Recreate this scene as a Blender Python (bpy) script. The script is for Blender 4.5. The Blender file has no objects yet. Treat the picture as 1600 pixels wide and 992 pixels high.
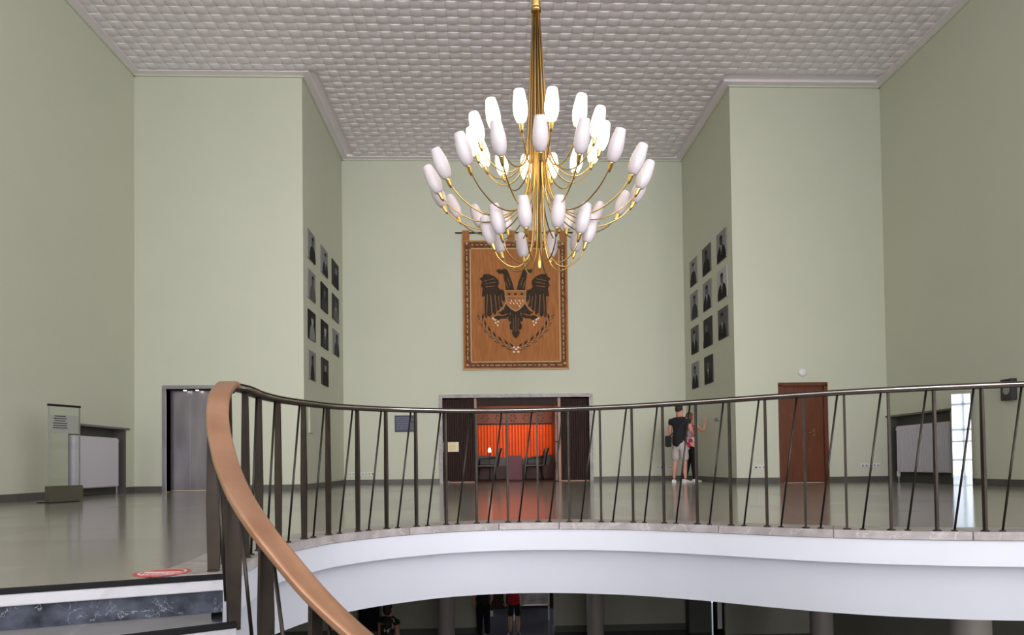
import bpy, bmesh, math, random
from mathutils import Vector, Matrix
random.seed(7)
C = bpy.context.scene.collection
PI = math.pi

# ------------------------------------------------------------------ camera
cd = bpy.data.cameras.new('camera'); cam = bpy.data.objects.new('camera', cd); C.objects.link(cam)
r_ = Vector((0.99926384, -0.03618828, -0.01273516)); u_ = Vector((0.01195862, -0.02159448, 0.99969529)); f_ = Vector((0.03645226, 0.99911165, 0.02114582))
M = Matrix.Identity(4)
for i in range(3):
    M[i][0] = r_[i]; M[i][1] = u_[i]; M[i][2] = -f_[i]
M[2][3] = 0.4561
cam.matrix_world = M
cd.sensor_width = 36; cd.lens = 36 * 1049.87 / 1600; cd.shift_y = (703.36 - 496) / 1600
cd.clip_start = 0.05; cd.clip_end = 200
bpy.context.scene.camera = cam

# ------------------------------------------------------------------ world and lights
W = bpy.data.worlds.new('world'); bpy.context.scene.world = W; W.use_nodes = True
bg = W.node_tree.nodes['Background']; bg.inputs[0].default_value = (0.82, 0.91, 1.0, 1); bg.inputs[1].default_value = 1.4

def area(name, loc, rot, sx, sy, energy, col):
    l = bpy.data.lights.new(name, 'AREA'); l.shape = 'RECTANGLE'; l.size = sx; l.size_y = sy; l.energy = energy; l.color = col
    o = bpy.data.objects.new(name, l); C.objects.link(o); o.location = loc; o.rotation_euler = rot
    return o
XL_, XR_ = -6.985, 8.39
EA, EB, ER, EL, ELOW = 1450, 108, 1560, 440, 34
# daylight of the rear windows behind the camera, then unseen fills added for brightness
area('rear_window_daylight', (1.0, -15.8, 2.4), (PI / 2, 0, 0), 13.0, 9.0, EA, (0.98, 0.97, 1.0))
area('back_wall_fill_beam', (0.8, -15.7, 2.6), (PI / 2, 0, 0), 4.5, 6.0, EB, (1.0, 0.96, 0.96)).data.spread = math.radians(32)  # added narrow beam to brighten the alcove's back wall; no door there
area('right_side_fill', (XR_ - 0.05, -5.5, 4.0), (0, PI / 2, 0), 7.0, 13.0, ER, (1.0, 0.98, 1.0))  # added fill to raise the ambient light; the wall is solid here
area('left_side_fill', (XL_ + 0.05, -5.5, 4.0), (0, -PI / 2, 0), 7.0, 13.0, EL, (1.0, 0.97, 0.96))  # weaker fill added on the left, also in front of solid wall
# added fill light behind the stairs that brightens the enclosed lower hall
area('lower_hall_fill', (3.2, 0.6, -3.2), (math.radians(125), 0, 0), 4.0, 1.2, ELOW, (1.0, 0.97, 0.92))
area('lounge_lamp_glow', (0.9, 18.9, 2.3), (math.radians(45), 0, 0), 2.2, 0.5, 40, (1.0, 0.60, 0.34))
vs = bpy.context.scene.view_settings
vs.view_transform = 'Standard'; vs.look = 'None'; vs.gamma = 1; vs.use_curve_mapping = False; vs.exposure = 0.0

# ------------------------------------------------------------------ materials
def mat(name, col, rough=0.6, metal=0.0, noise=None, scale=5.0, bump=0.0, bscale=40.0, emit=None, estr=0.0, spec=0.5, stretch=None, trans=0.0, alpha=None, detail=4):
    m = bpy.data.materials.new(name); m.use_nodes = True
    nt = m.node_tree; b = nt.nodes['Principled BSDF']
    b.inputs['Base Color'].default_value = (*col, 1); b.inputs['Roughness'].default_value = rough; b.inputs['Metallic'].default_value = metal
    b.inputs['Specular IOR Level'].default_value = spec
    if trans: b.inputs['Transmission Weight'].default_value = trans
    if emit: b.inputs['Emission Color'].default_value = (*emit, 1); b.inputs['Emission Strength'].default_value = estr
    tc = nt.nodes.new('ShaderNodeTexCoord'); mp = nt.nodes.new('ShaderNodeMapping'); nt.links.new(tc.outputs['Object'], mp.inputs['Vector'])
    if stretch: mp.inputs['Scale'].default_value = stretch
    if noise:
        n = nt.nodes.new('ShaderNodeTexNoise'); n.inputs['Scale'].default_value = scale; n.inputs['Detail'].default_value = detail
        nt.links.new(mp.outputs[0], n.inputs['Vector'])
        cr = nt.nodes.new('ShaderNodeValToRGB'); cr.color_ramp.elements[0].color = (*noise, 1); cr.color_ramp.elements[1].color = (*col, 1)
        cr.color_ramp.elements[0].position = 0.35; cr.color_ramp.elements[1].position = 0.62
        nt.links.new(n.outputs['Fac'], cr.inputs[0]); nt.links.new(cr.outputs[0], b.inputs['Base Color'])
    if bump:
        n2 = nt.nodes.new('ShaderNodeTexNoise'); n2.inputs['Scale'].default_value = bscale; nt.links.new(mp.outputs[0], n2.inputs['Vector'])
        bp = nt.nodes.new('ShaderNodeBump'); bp.inputs['Strength'].default_value = bump; bp.inputs['Distance'].default_value = 0.01
        nt.links.new(n2.outputs['Fac'], bp.inputs['Height']); nt.links.new(bp.outputs[0], b.inputs['Normal'])
    return m
def marble(name, base, dark, vein, rough, scale=3.0, veinw=0.02):
    m = mat(name, base, rough, noise=dark, scale=scale, detail=8)
    nt = m.node_tree; b = nt.nodes['Principled BSDF']; cr = [n for n in nt.nodes if n.type == 'VALTORGB'][0]
    n = nt.nodes.new('ShaderNodeTexNoise'); n.inputs['Scale'].default_value = scale * 0.5; n.inputs['Detail'].default_value = 5; n.inputs['Distortion'].default_value = 0.8
    tc = [x for x in nt.nodes if x.type == 'MAPPING'][0]; nt.links.new(tc.outputs[0], n.inputs['Vector'])
    mth = nt.nodes.new('ShaderNodeMath'); mth.operation = 'SUBTRACT'; mth.inputs[1].default_value = 0.5; nt.links.new(n.outputs['Fac'], mth.inputs[0])
    ab = nt.nodes.new('ShaderNodeMath'); ab.operation = 'ABSOLUTE'; nt.links.new(mth.outputs[0], ab.inputs[0])
    r2 = nt.nodes.new('ShaderNodeValToRGB'); r2.color_ramp.elements[0].color = (1, 1, 1, 1); r2.color_ramp.elements[1].color = (0, 0, 0, 1); r2.color_ramp.elements[1].position = veinw
    nt.links.new(ab.outputs[0], r2.inputs[0])
    mx = nt.nodes.new('ShaderNodeMixRGB'); nt.links.new(r2.outputs[0], mx.inputs[0]); nt.links.new(cr.outputs[0], mx.inputs[1]); mx.inputs[2].default_value = (*vein, 1)
    nt.links.new(mx.outputs[0], b.inputs['Base Color'])
    return m
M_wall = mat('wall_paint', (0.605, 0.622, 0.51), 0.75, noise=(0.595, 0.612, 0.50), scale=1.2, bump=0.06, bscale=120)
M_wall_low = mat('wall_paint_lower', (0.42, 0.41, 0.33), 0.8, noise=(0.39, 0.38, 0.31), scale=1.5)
M_ceil = mat('ceiling_plaster', (0.88, 0.815, 0.87), 0.5, noise=(0.86, 0.80, 0.85), scale=2)
M_white = mat('white_plaster', (0.58, 0.595, 0.665), 0.6, noise=(0.57, 0.585, 0.655), scale=2)
M_floor = marble('floor_marble', (0.30, 0.285, 0.245), (0.255, 0.24, 0.205), (0.36, 0.345, 0.31), 0.13, 1.6, 0.006)
M_floor2 = marble('floor_marble_dark', (0.285, 0.27, 0.235), (0.24, 0.225, 0.19), (0.34, 0.33, 0.30), 0.15, 1.3, 0.006)
M_joint = mat('joint_mortar', (0.12, 0.11, 0.10), 0.8)
M_curb = marble('curb_marble', (0.36, 0.325, 0.325), (0.25, 0.225, 0.22), (0.46, 0.42, 0.42), 0.35, 9.0, 0.01)
M_nose = marble('white_marble', (0.50, 0.49, 0.53), (0.42, 0.42, 0.45), (0.40, 0.40, 0.43), 0.3, 4.0, 0.008)
M_blue = marble('blue_marble', (0.060, 0.068, 0.095), (0.012, 0.014, 0.022), (0.26, 0.27, 0.31), 0.6, 11.0, 0.003)
M_blue.node_tree.nodes['Principled BSDF'].inputs['Specular IOR Level'].default_value = 0.2
M_tread = marble('tread_marble', (0.27, 0.27, 0.27), (0.23, 0.23, 0.23), (0.34, 0.34, 0.34), 0.3, 4.0, 0.01)
M_black = mat('black_rubber', (0.010, 0.010, 0.012), 0.8, spec=0.15)
M_base = mat('baseboard_stone', (0.105, 0.10, 0.09), 0.45, noise=(0.085, 0.08, 0.072), scale=8)
M_frame = marble('portal_marble', (0.34, 0.31, 0.31), (0.24, 0.215, 0.215), (0.45, 0.42, 0.42), 0.4, 6.0, 0.015)
M_bronze = mat('brushed_bronze', (0.43, 0.245, 0.150), 0.28, 0.6, noise=(0.37, 0.195, 0.115), scale=6, bump=0.02, bscale=60)
M_railtop = mat('rail_bronze_highlight', (0.72, 0.68, 0.62), 0.16, 1.0)  # pale tone puts the rail's white highlight stripe into the metal colour
M_post = mat('dark_bronze', (0.036, 0.026, 0.019), 0.5, 0.4, spec=0.3, noise=(0.022, 0.017, 0.013), scale=8)
M_rod = mat('dark_steel_rod', (0.035, 0.03, 0.025), 0.35, 0.8)
M_steel = mat('brushed_steel', (0.46, 0.43, 0.47), 0.3, 0.9, noise=(0.34, 0.31, 0.36), scale=3, stretch=(1, 1, 0.25))
M_steelf = mat('steel_frame', (0.38, 0.37, 0.39), 0.35, 0.8)
M_brass = mat('polished_brass', (0.78, 0.52, 0.17), 0.2, 1.0)
M_brassd = mat('aged_brass', (0.42, 0.27, 0.11), 0.28, 1.0)
M_opal = mat('opal_glass', (0.56, 0.51, 0.545), 0.35, noise=(0.57, 0.52, 0.55), scale=4)
M_lit = mat('lit_opal_glass', (0.9, 0.85, 0.75), 0.4, emit=(1.0, 0.80, 0.52), estr=4.2)
M_wood = mat('dark_wood', (0.036, 0.014, 0.010), 0.6, spec=0.25, noise=(0.022, 0.009, 0.007), scale=6, stretch=(6, 6, 0.6))
M_woodedge = mat('light_wood_edge', (0.36, 0.19, 0.12), 0.45, noise=(0.30, 0.15, 0.09), scale=6, stretch=(6, 6, 0.6))
M_door = mat('red_brown_door', (0.15, 0.038, 0.014), 0.35, noise=(0.10, 0.025, 0.010), scale=5, stretch=(8, 8, 0.5))
M_orange = mat('orange_panelling', (0.80, 0.115, 0.015), 0.6, spec=0.2, noise=(0.74, 0.10, 0.014), scale=3)
M_frieze = mat('dark_red_frieze', (0.12, 0.02, 0.012), 0.5)
M_purple = mat('mauve_upholstery', (0.15, 0.07, 0.09), 0.8)
M_chair = mat('black_leather', (0.015, 0.012, 0.012), 0.45)
M_lounge = mat('lounge_dark', (0.035, 0.014, 0.012), 0.6)
M_rad = mat('radiator_enamel', (0.62, 0.60, 0.66), 0.4)
M_niche = mat('niche_dark', (0.10, 0.098, 0.088), 0.6)
M_sill = mat('sill_dark_stone', (0.12, 0.115, 0.10), 0.4)
M_glass = mat('pane_glass', (0.93, 0.97, 0.94), 0.02, trans=1.0)
M_olive = mat('olive_base', (0.075, 0.07, 0.048), 0.5)
M_red = mat('red_vinyl', (0.55, 0.05, 0.06), 0.4)
M_vinylw = mat('white_vinyl', (0.75, 0.65, 0.65), 0.4)
M_plastic = mat('white_plastic', (0.75, 0.75, 0.75), 0.4)
M_cream = mat('cream_plate', (0.72, 0.62, 0.36), 0.4)
M_navy = mat('navy_sign', (0.03, 0.032, 0.075), 0.5)
M_navyt = mat('sign_print', (0.17, 0.18, 0.28), 0.5)
M_grey = mat('grey_print', (0.30, 0.31, 0.28), 0.6)
M_spk = mat('charcoal_plastic', (0.04, 0.04, 0.045), 0.6)
M_skin = mat('skin', (0.56, 0.28, 0.21), 0.55)
M_hair = mat('dark_hair', (0.03, 0.018, 0.013), 0.7)
M_hair2 = mat('brown_hair', (0.14, 0.065, 0.04), 0.7)
M_shirt = mat('black_cotton', (0.009, 0.009, 0.012), 0.85)
M_shorts = mat('light_grey_cotton', (0.50, 0.44, 0.43), 0.85, noise=(0.45, 0.39, 0.38), scale=10)
M_floral = mat('red_floral_cotton', (0.42, 0.02, 0.045), 0.8, noise=(0.62, 0.48, 0.60), scale=11, detail=1)
M_floral.node_tree.nodes['Color Ramp'].color_ramp.elements[0].position = 0.46; M_floral.node_tree.nodes['Color Ramp'].color_ramp.elements[1].position = 0.5
M_dress = mat('dark_floral_cotton', (0.015, 0.014, 0.014), 0.8, noise=(0.55, 0.52, 0.45), scale=14, detail=1)
M_dress.node_tree.nodes['Color Ramp'].color_ramp.elements[0].position = 0.34; M_dress.node_tree.nodes['Color Ramp'].color_ramp.elements[1].position = 0.37
M_redshirt = mat('red_cotton', (0.5, 0.015, 0.03), 0.85)
M_shoe = mat('white_leather', (0.75, 0.74, 0.72), 0.5)
M_cloth = mat('tapestry_weave', (0.43, 0.17, 0.055), 0.9, noise=(0.34, 0.125, 0.038), scale=5, stretch=(5, 5, 0.5), bump=0.3, bscale=150)
M_border = mat('tapestry_border', (0.20, 0.075, 0.028), 0.9, noise=(0.09, 0.035, 0.018), scale=14, bump=0.3, bscale=100)
M_eagle = mat('eagle_dark_wool', (0.055, 0.036, 0.022), 0.95, noise=(0.028, 0.018, 0.012), scale=18, bump=0.5, bscale=80)
M_gold = mat('gold_thread', (0.55, 0.38, 0.20), 0.7)
M_pale = mat('pale_thread', (0.80, 0.66, 0.48), 0.8)
M_lite = mat('tan_thread', (0.45, 0.24, 0.11), 0.9)
M_outline = mat('brown_thread', (0.26, 0.12, 0.05), 0.9)
M_ph = [mat('photo_tone_%d' % i, (v, v, v * 1.02), 0.75, spec=0.2) for i, v in enumerate((0.010, 0.042, 0.12, 0.27, 0.48))]
M_spot = mat('spot_lens', (1, 1, 1), 0.3, emit=(1, 0.95, 0.9), estr=6)
M_tube = mat('lounge_tube', (1, 0.7, 0.6), 0.3, emit=(1, 0.45, 0.35), estr=1.2)
M_lampw = mat('lounge_lamp_shade', (1, 0.9, 0.8), 0.3, emit=(1, 0.85, 0.7), estr=2.0)
M_column = mat('column_plaster', (0.40, 0.36, 0.33), 0.5)
M_lowfloor = mat('lower_floor', (0.10, 0.095, 0.12), 0.2, noise=(0.08, 0.075, 0.10), scale=3)
M_poster = mat('poster_paper', (0.5, 0.48, 0.46), 0.6, noise=(0.3, 0.24, 0.25), scale=5)
M_mull = mat('glazing_bar', (0.20, 0.23, 0.25), 0.5)
M_mirror = mat('mirror_glass', (0.135, 0.155, 0.175), 0.03, 1.0)
M_corr = mat('corridor_floor', (0.62, 0.58, 0.62), 0.3)

# ------------------------------------------------------------------ helpers
def BM(): return bmesh.new()
def box(bm, x0, x1, y0, y1, z0, z1, mi=0):
    v = [bm.verts.new((x, y, z)) for x in (x0, x1) for y in (y0, y1) for z in (z0, z1)]
    for f in ((0, 1, 3, 2), (4, 6, 7, 5), (0, 4, 5, 1), (2, 3, 7, 6), (0, 2, 6, 4), (1, 5, 7, 3)):
        fa = bm.faces.new([v[i] for i in f]); fa.material_index = mi
def prism(bm, pts, z0, z1, mi=0, top=True, bottom=True):
    a = [bm.verts.new((p[0], p[1], z0)) for p in pts]; b = [bm.verts.new((p[0], p[1], z1)) for p in pts]
    n = len(pts)
    fs = [bm.faces.new((a[i], a[(i + 1) % n], b[(i + 1) % n], b[i])) for i in range(n)]
    if top: fs.append(bm.faces.new(b))
    if bottom: fs.append(bm.faces.new(a[::-1]))
    for f in fs: f.material_index = mi
def plate(bm, pts, y0, y1, mi=0):           # polygon in the xz plane with thickness in y
    a = [bm.verts.new((p[0], y0, p[1])) for p in pts]; b = [bm.verts.new((p[0], y1, p[1])) for p in pts]
    n = len(pts)
    fs = [bm.faces.new((a[i], a[(i + 1) % n], b[(i + 1) % n], b[i])) for i in range(n)] + [bm.faces.new(a[::-1]), bm.faces.new(b)]
    for f in fs: f.material_index = mi
def tube(bm, pts, rads, n=8, caps=True, mi=0):
    pts = [Vector(p) for p in pts]
    if not hasattr(rads, '__len__'): rads = [rads] * len(pts)
    rings = []; up = None
    for i, p in enumerate(pts):
        t = (pts[min(i + 1, len(pts) - 1)] - pts[max(i - 1, 0)])
        if t.length < 1e-9: t = Vector((0, 0, 1))
        t.normalize()
        if up is None: up = Vector((0, 0, 1)) if abs(t.z) < 0.9 else Vector((1, 0, 0))
        a = (up - t * up.dot(t)).normalized(); b = t.cross(a); up = a
        rings.append([bm.verts.new(p + (a * math.cos(k * 2 * PI / n) + b * math.sin(k * 2 * PI / n)) * rads[i]) for k in range(n)])
    for i in range(len(rings) - 1):
        for k in range(n):
            f = bm.faces.new((rings[i][k], rings[i][(k + 1) % n], rings[i + 1][(k + 1) % n], rings[i + 1][k])); f.smooth = True; f.material_index = mi
    if caps: bm.faces.new(rings[0][::-1]).material_index = mi; bm.faces.new(rings[-1]).material_index = mi
def lathe(bm, prof, origin=(0, 0, 0), axis=(0, 0, 1), n=16, cap=True):
    ax = Vector(axis).normalized(); o = Vector(origin)
    a = (Vector((0, 0, 1)) if abs(ax.z) < 0.9 else Vector((1, 0, 0))); a = (a - ax * a.dot(ax)).normalized(); b = ax.cross(a)
    rings = [[bm.verts.new(o + ax * h + (a * math.cos(k * 2 * PI / n) + b * math.sin(k * 2 * PI / n)) * r) for k in range(n)] for r, h in prof]
    for i in range(len(rings) - 1):
        for k in range(n):
            f = bm.faces.new((rings[i][k], rings[i][(k + 1) % n], rings[i + 1][(k + 1) % n], rings[i + 1][k])); f.smooth = True
    if cap: bm.faces.new(rings[0][::-1]); bm.faces.new(rings[-1])
def ellipsoid(bm, c, r, n=10, m=8, mi=0):
    rings = []
    for i in range(m + 1):
        th = PI * i / m
        rings.append([bm.verts.new((c[0] + r[0] * math.sin(th) * math.cos(2 * PI * k / n), c[1] + r[1] * math.sin(th) * math.sin(2 * PI * k / n), c[2] + r[2] * math.cos(th))) for k in range(n)])
    for i in range(m):
        for k in range(n):
            try:
                f = bm.faces.new((rings[i][k], rings[i + 1][k], rings[i + 1][(k + 1) % n], rings[i][(k + 1) % n])); f.smooth = True; f.material_index = mi
            except ValueError: pass
    bmesh.ops.remove_doubles(bm, verts=[v for v in bm.verts], dist=1e-5)
def absloc(o):
    v = Vector((0, 0, 0))
    while o: v += o.location; o = o.parent
    return v
def obj(name, bm, m, parent=None, world=True, smooth=False, normals=True):
    """link a bmesh as one mesh object; geometry is given in world coordinates unless world=False"""
    if parent and world: bmesh.ops.translate(bm, verts=bm.verts, vec=-absloc(parent))
    if normals: bmesh.ops.recalc_face_normals(bm, faces=bm.faces)
    me = bpy.data.meshes.new(name); bm.to_mesh(me); bm.free()
    for x in (m if isinstance(m, (list, tuple)) else [m]): me.materials.append(x)
    if smooth: me.polygons.foreach_set('use_smooth', [True] * len(me.polygons))
    o = bpy.data.objects.new(name, me); C.objects.link(o)
    if parent: o.parent = parent
    return o
def tag(o, label, cat, group=None):
    o['label'] = label; o['category'] = cat
    if group: o['group'] = group
    return o
def thing(name, label, cat, loc=(0, 0, 0), group=None):
    o = bpy.data.objects.new(name, None); C.objects.link(o); o.location = loc
    return tag(o, label, cat, group)
def struct(name, bm, m, parent=None, label=None, **k):
    o = obj(name, bm, m, parent, **k)
    if not parent: o['kind'] = 'structure'
    if label: o['label'] = label
    return o
def sempty(name, loc=(0, 0, 0), label=None):
    o = bpy.data.objects.new(name, None); C.objects.link(o); o.location = loc; o['kind'] = 'structure'
    if label: o['label'] = label
    return o
def bevel(o, w, seg=2):
    b = o.modifiers.new('bevel', 'BEVEL'); b.width = w; b.segments = seg; b.limit_method = 'ANGLE'; return o
def catmull(P, k=8):
    P = [Vector(p) for p in P]; out = []
    Q = [2 * P[0] - P[1]] + P + [2 * P[-1] - P[-2]]
    for i in range(1, len(Q) - 2):
        p0, p1, p2, p3 = Q[i - 1:i + 3]
        for j in range(k):
            t = j / k
            out.append(0.5 * ((2 * p1) + (p2 - p0) * t + (2 * p0 - 5 * p1 + 4 * p2 - p3) * t * t + (3 * p1 - p0 - 3 * p2 + p3) * t ** 3))
    out.append(P[-1]); return out
def offset(path, dd):                       # offset to the right of the travel direction (towards the void)
    out = []
    for i, p in enumerate(path):
        t = path[min(i + 1, len(path) - 1)] - path[max(i - 1, 0)]
        n = Vector((t.y, -t.x, 0)).normalized(); out.append(Vector((p.x, p.y, 0)) + n * dd)
    return out

# ------------------------------------------------------------------ room dimensions
XL, XR, SL, SR = -6.985, 8.390, -3.657, 5.166
WL, WR, B, H, RY = 13.557, 13.777, 17.251, 8.40, -16.0
LZ = -3.85                                  # lower hall floor

# plan line of the railing feet, from the stair head round to the right wall
FEET = [(-1.235, 3.476), (-1.262, 3.76), (-1.245, 4.045), (-1.169, 4.321), (-1.072, 4.56), (-0.915, 4.765), (-0.74, 4.932), (-0.538, 5.070), (-0.323, 5.186), (-0.09, 5.262),
        (0.155, 5.300), (0.393, 5.297), (0.637, 5.263), (0.878, 5.205), (1.11, 5.122), (1.321, 5.015), (1.535, 4.892), (1.735, 4.755), (1.938, 4.615),
        (2.147, 4.482), (2.366, 4.364), (2.603, 4.262), (2.849, 4.178), (3.11, 4.108), (3.38, 4.06), (3.66, 4.02), (3.94, 3.99)]
START = [(-1.19, 2.965), (-1.215, 3.22)]
END = [(4.8, 3.93), (6.2, 3.88), (XR, 3.86)]
edge = catmull([(x, y, 0) for x, y in START + FEET + END], 6)
curbF = offset(edge, 0.05); curbB = offset(edge, -0.26)
CX, CY = 0.27, 3.457                        # centre of the winding stair
N1 = (-1.19, 2.933)

def radial(a, r): return (CX + r * math.cos(a), CY + r * math.sin(a))
A0 = math.atan2(N1[1] - CY, N1[0] - CX)     # angle of the first nosing
ROUT = 4.3
no_out = radial(A0, ROUT)
tl = (XL - no_out[0]) / math.cos(A0); no_wall = (XL, no_out[1] + tl * math.sin(A0))

# ------------------------------------------------------------------ floor: slabs over a bed, marble curb round the void
poly = [Vector(p) for p in curbB] + [Vector((XR, WR, 0)), Vector((SR, WR, 0)), Vector((SR, B, 0)), Vector((SL, B, 0)), Vector((SL, WL, 0)), Vector((XL, WL, 0)),
        Vector((no_wall[0], no_wall[1], 0)), Vector((N1[0] - 0.28, N1[1] - 0.10, 0))]
bm = BM(); prism(bm, [Vector(p) for p in offset(edge, -0.24)] + poly[len(curbB):-1] + [Vector((N1[0] - 0.26, N1[1] - 0.09, 0))], -0.50, -0.012)
floor = struct('floor', bm, M_joint, label='polished grey-beige marble upper floor reflecting the walls')
bm = BM(); bm.faces.new([bm.verts.new(p) for p in poly])
for gx in [XL + 1.2 * i for i in range(1, 13)]:
    bmesh.ops.bisect_plane(bm, geom=bm.verts[:] + bm.edges[:] + bm.faces[:], plane_co=(gx, 0, 0), plane_no=(1, 0, 0))
for gy in [0.9 + 1.2 * i for i in range(0, 14)]:
    bmesh.ops.bisect_plane(bm, geom=bm.verts[:] + bm.edges[:] + bm.faces[:], plane_co=(0, gy, 0), plane_no=(0, 1, 0))
bmesh.ops.recalc_face_normals(bm, faces=bm.faces)
k = 0
for f in bm.faces[:]:
    if f.calc_area() < 0.004: continue
    b2 = BM(); vs_ = [v.co.copy() for v in f.verts]
    nf = b2.faces.new([b2.verts.new((v.x, v.y, 0)) for v in vs_])
    try: bmesh.ops.inset_region(b2, faces=[nf], thickness=0.0025, use_even_offset=True)
    except Exception: pass
    rim = [x for x in b2.faces if x is not nf]; bmesh.ops.delete(b2, geom=rim, context='FACES')
    if nf.normal.z < 0: nf.normal_flip()
    top = nf; ex = bmesh.ops.extrude_face_region(b2, geom=[top])
    bmesh.ops.translate(b2, verts=[v for v in ex['geom'] if isinstance(v, bmesh.types.BMVert)], vec=(0, 0, -0.012))
    obj('floor_slab', b2, M_floor if (k * 7 + k // 5) % 3 else M_floor2, floor); k += 1
bm.free()
# curb stones round the void, joints where the photograph shows them
arc = [0.0]
for i in range(1, len(edge)): arc.append(arc[-1] + (edge[i] - edge[i - 1]).length)
jt = [0.0, 0.75, 1.45, 2.3, 3.05, 3.55, 4.75, 5.5, 6.3, 7.35, 8.5, 9.7, 10.9, arc[-1]]
for a, b in zip(jt[:-1], jt[1:]):
    ids = [i for i, s in enumerate(arc) if a - 1e-6 <= s <= b + 1e-6]
    if len(ids) < 2: continue
    lo = ids[0] - (1 if ids[0] > 0 else 0)
    ids = ([lo] if lo != ids[0] else []) + ids
    bm = BM(); F = [curbF[i].copy() for i in ids]; K = [curbB[i].copy() for i in ids]
    dF = (F[1] - F[0]).normalized() * 0.003; F[0] += dF; K[0] += dF
    prism(bm, F + K[::-1], -0.055, 0.0)
    bevel(obj('curb_stone', bm, M_curb, floor), 0.004, 1)

# ------------------------------------------------------------------ balcony edge (white fascia in two bands) and lower ceiling
def band(name, off0, z0, off1, z1, m, lab):
    bm = BM(); a = offset(edge, off0); b = offset(edge, off1); c = offset(edge, off1 - 0.3)
    va = [bm.verts.new((p.x, p.y, z0)) for p in a]; vb = [bm.verts.new((p.x, p.y, z1)) for p in b]; vc = [bm.verts.new((p.x, p.y, z1)) for p in c]; vd = [bm.verts.new((p.x, p.y, z0)) for p in c]
    for i in range(len(a) - 1):
        for q, w in ((va, vb), (vb, vc), (vd, va)):
            f = bm.faces.new((q[i], q[i + 1], w[i + 1], w[i])); f.smooth = False
    o = struct(name, bm, m, label=lab); o.data.polygons.foreach_set('use_smooth', [True] * len(o.data.polygons))
    try: o.data.set_sharp_from_angle(angle=math.radians(35))
    except Exception: pass
    return o
band('trim_1', 0.035, -0.055, 0.035, -0.215, M_white, 'upper white fascia band curving under the marble floor edge')
band('trim_2', -0.10, -0.213, -0.145, -0.585, M_white, 'deeper recessed white fascia band below the upper one')
low_poly = [Vector(p) for p in offset(edge, -0.30)] + [Vector((XR, B + 3, 0)), Vector((XL, B + 3, 0)), Vector((no_wall[0], no_wall[1], 0)), Vector((N1[0] - 0.35, N1[1] - 0.12, 0))]
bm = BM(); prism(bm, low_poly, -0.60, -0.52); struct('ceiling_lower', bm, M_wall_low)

# ------------------------------------------------------------------ walls
T = 0.3
def slab(name, x0, x1, y0, y1, z0, z1, m=None, parent=None, label=None):
    bm = BM(); box(bm, x0, x1, y0, y1, z0, z1); return struct(name, bm, m or M_wall, parent, label)
def multibox(name, L, m, parent=None, label=None):
    bm = BM()
    for b in L: box(bm, *b)
    return struct(name, bm, m, parent, label)
# left wall with radiator niche (y 11.45..13.25, z 0..1.25)
multibox('wall_left', [(XL - T, XL, RY, 11.45, 0, H), (XL - T, XL, 11.45, 13.25, 1.25, H), (XL - T, XL, 13.25, WL, 0, H)], M_wall)
EX0, EX1, EZ = -6.36, -5.46, 2.04
multibox('wall_left_wing', [(XL, EX0, WL, WL + T, 0, H), (EX0, EX1, WL, WL + T, EZ, H), (EX1, SL - 0.001, WL, WL + T, 0, H)], M_wall)
slab('wall_alcove_left', SL - T, SL, WL + 0.001, B, 0, H)
PX0, PX1, PZ = -1.14, 2.63, 2.175
multibox('wall_back', [(SL - T, PX0, B, B + T, 0, H), (PX0, PX1, B, B + T, PZ, H), (PX1, SR + T, B, B + T, 0, H)], M_wall)
slab('wall_alcove_right', SR, SR + T, WR + 0.001, B, 0, H)
DX0, DX1, DZ = 6.13, 7.05, 2.04
multibox('wall_right_wing', [(SR + 0.001, DX0, WR, WR + T, 0, H), (DX0, DX1, WR, WR + T, DZ, H), (DX1, XR, WR, WR + T, 0, H)], M_wall)
GY0, GY1, GZ = 11.33, 11.79, 1.64             # narrow glazed opening on the right
multibox('wall_right', [(XR, XR + T, RY, 11.86, 0, H), (XR, XR + T, 11.86, 13.75, 1.37, H), (XR, XR + T, 13.75, WR, 0, H)], M_wall)
multibox('wall_rear', [(XL, -5.1, RY - T, RY, LZ, H), (6.3, XR, RY - T, RY, LZ, H), (-5.1, 6.3, RY - T, RY, LZ, -3.0), (-5.1, 6.3, RY - T, RY, 6.8, H)], M_wall)
# baseboards
bb = 0.115
multibox('baseboard_left', [(XL, XL + 0.02, 1.5, 11.45, 0.001, bb), (XL, XL + 0.02, 13.25, WL, 0.001, bb)], M_base)
multibox('baseboard_left_wing', [(XL + 0.02, -6.44, WL - 0.02, WL, 0.001, bb), (-5.38, SL, WL - 0.02, WL, 0.001, bb)], M_base)
multibox('baseboard_alcove_left', [(SL, SL + 0.02, WL - 0.02, B - 0.02, 0.001, bb)], M_base)
multibox('baseboard_back', [(SL, PX0 - 0.09, B - 0.02, B, 0.001, bb), (PX1 + 0.09, SR, B - 0.02, B, 0.001, bb)], M_base)
multibox('baseboard_alcove_right', [(SR - 0.02, SR, WR - 0.02, B - 0.02, 0.001, bb)], M_base)
multibox('baseboard_right_wing', [(SR, DX0 - 0.06, WR - 0.02, WR, 0.001, bb), (DX1 + 0.06, XR - 0.02, WR - 0.02, WR, 0.001, bb)], M_base)
multibox('baseboard_right', [(XR - 0.02, XR, 4.2, 11.86, 0.001, bb), (XR - 0.02, XR, 13.75, WR, 0.001, bb)], M_base)

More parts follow.
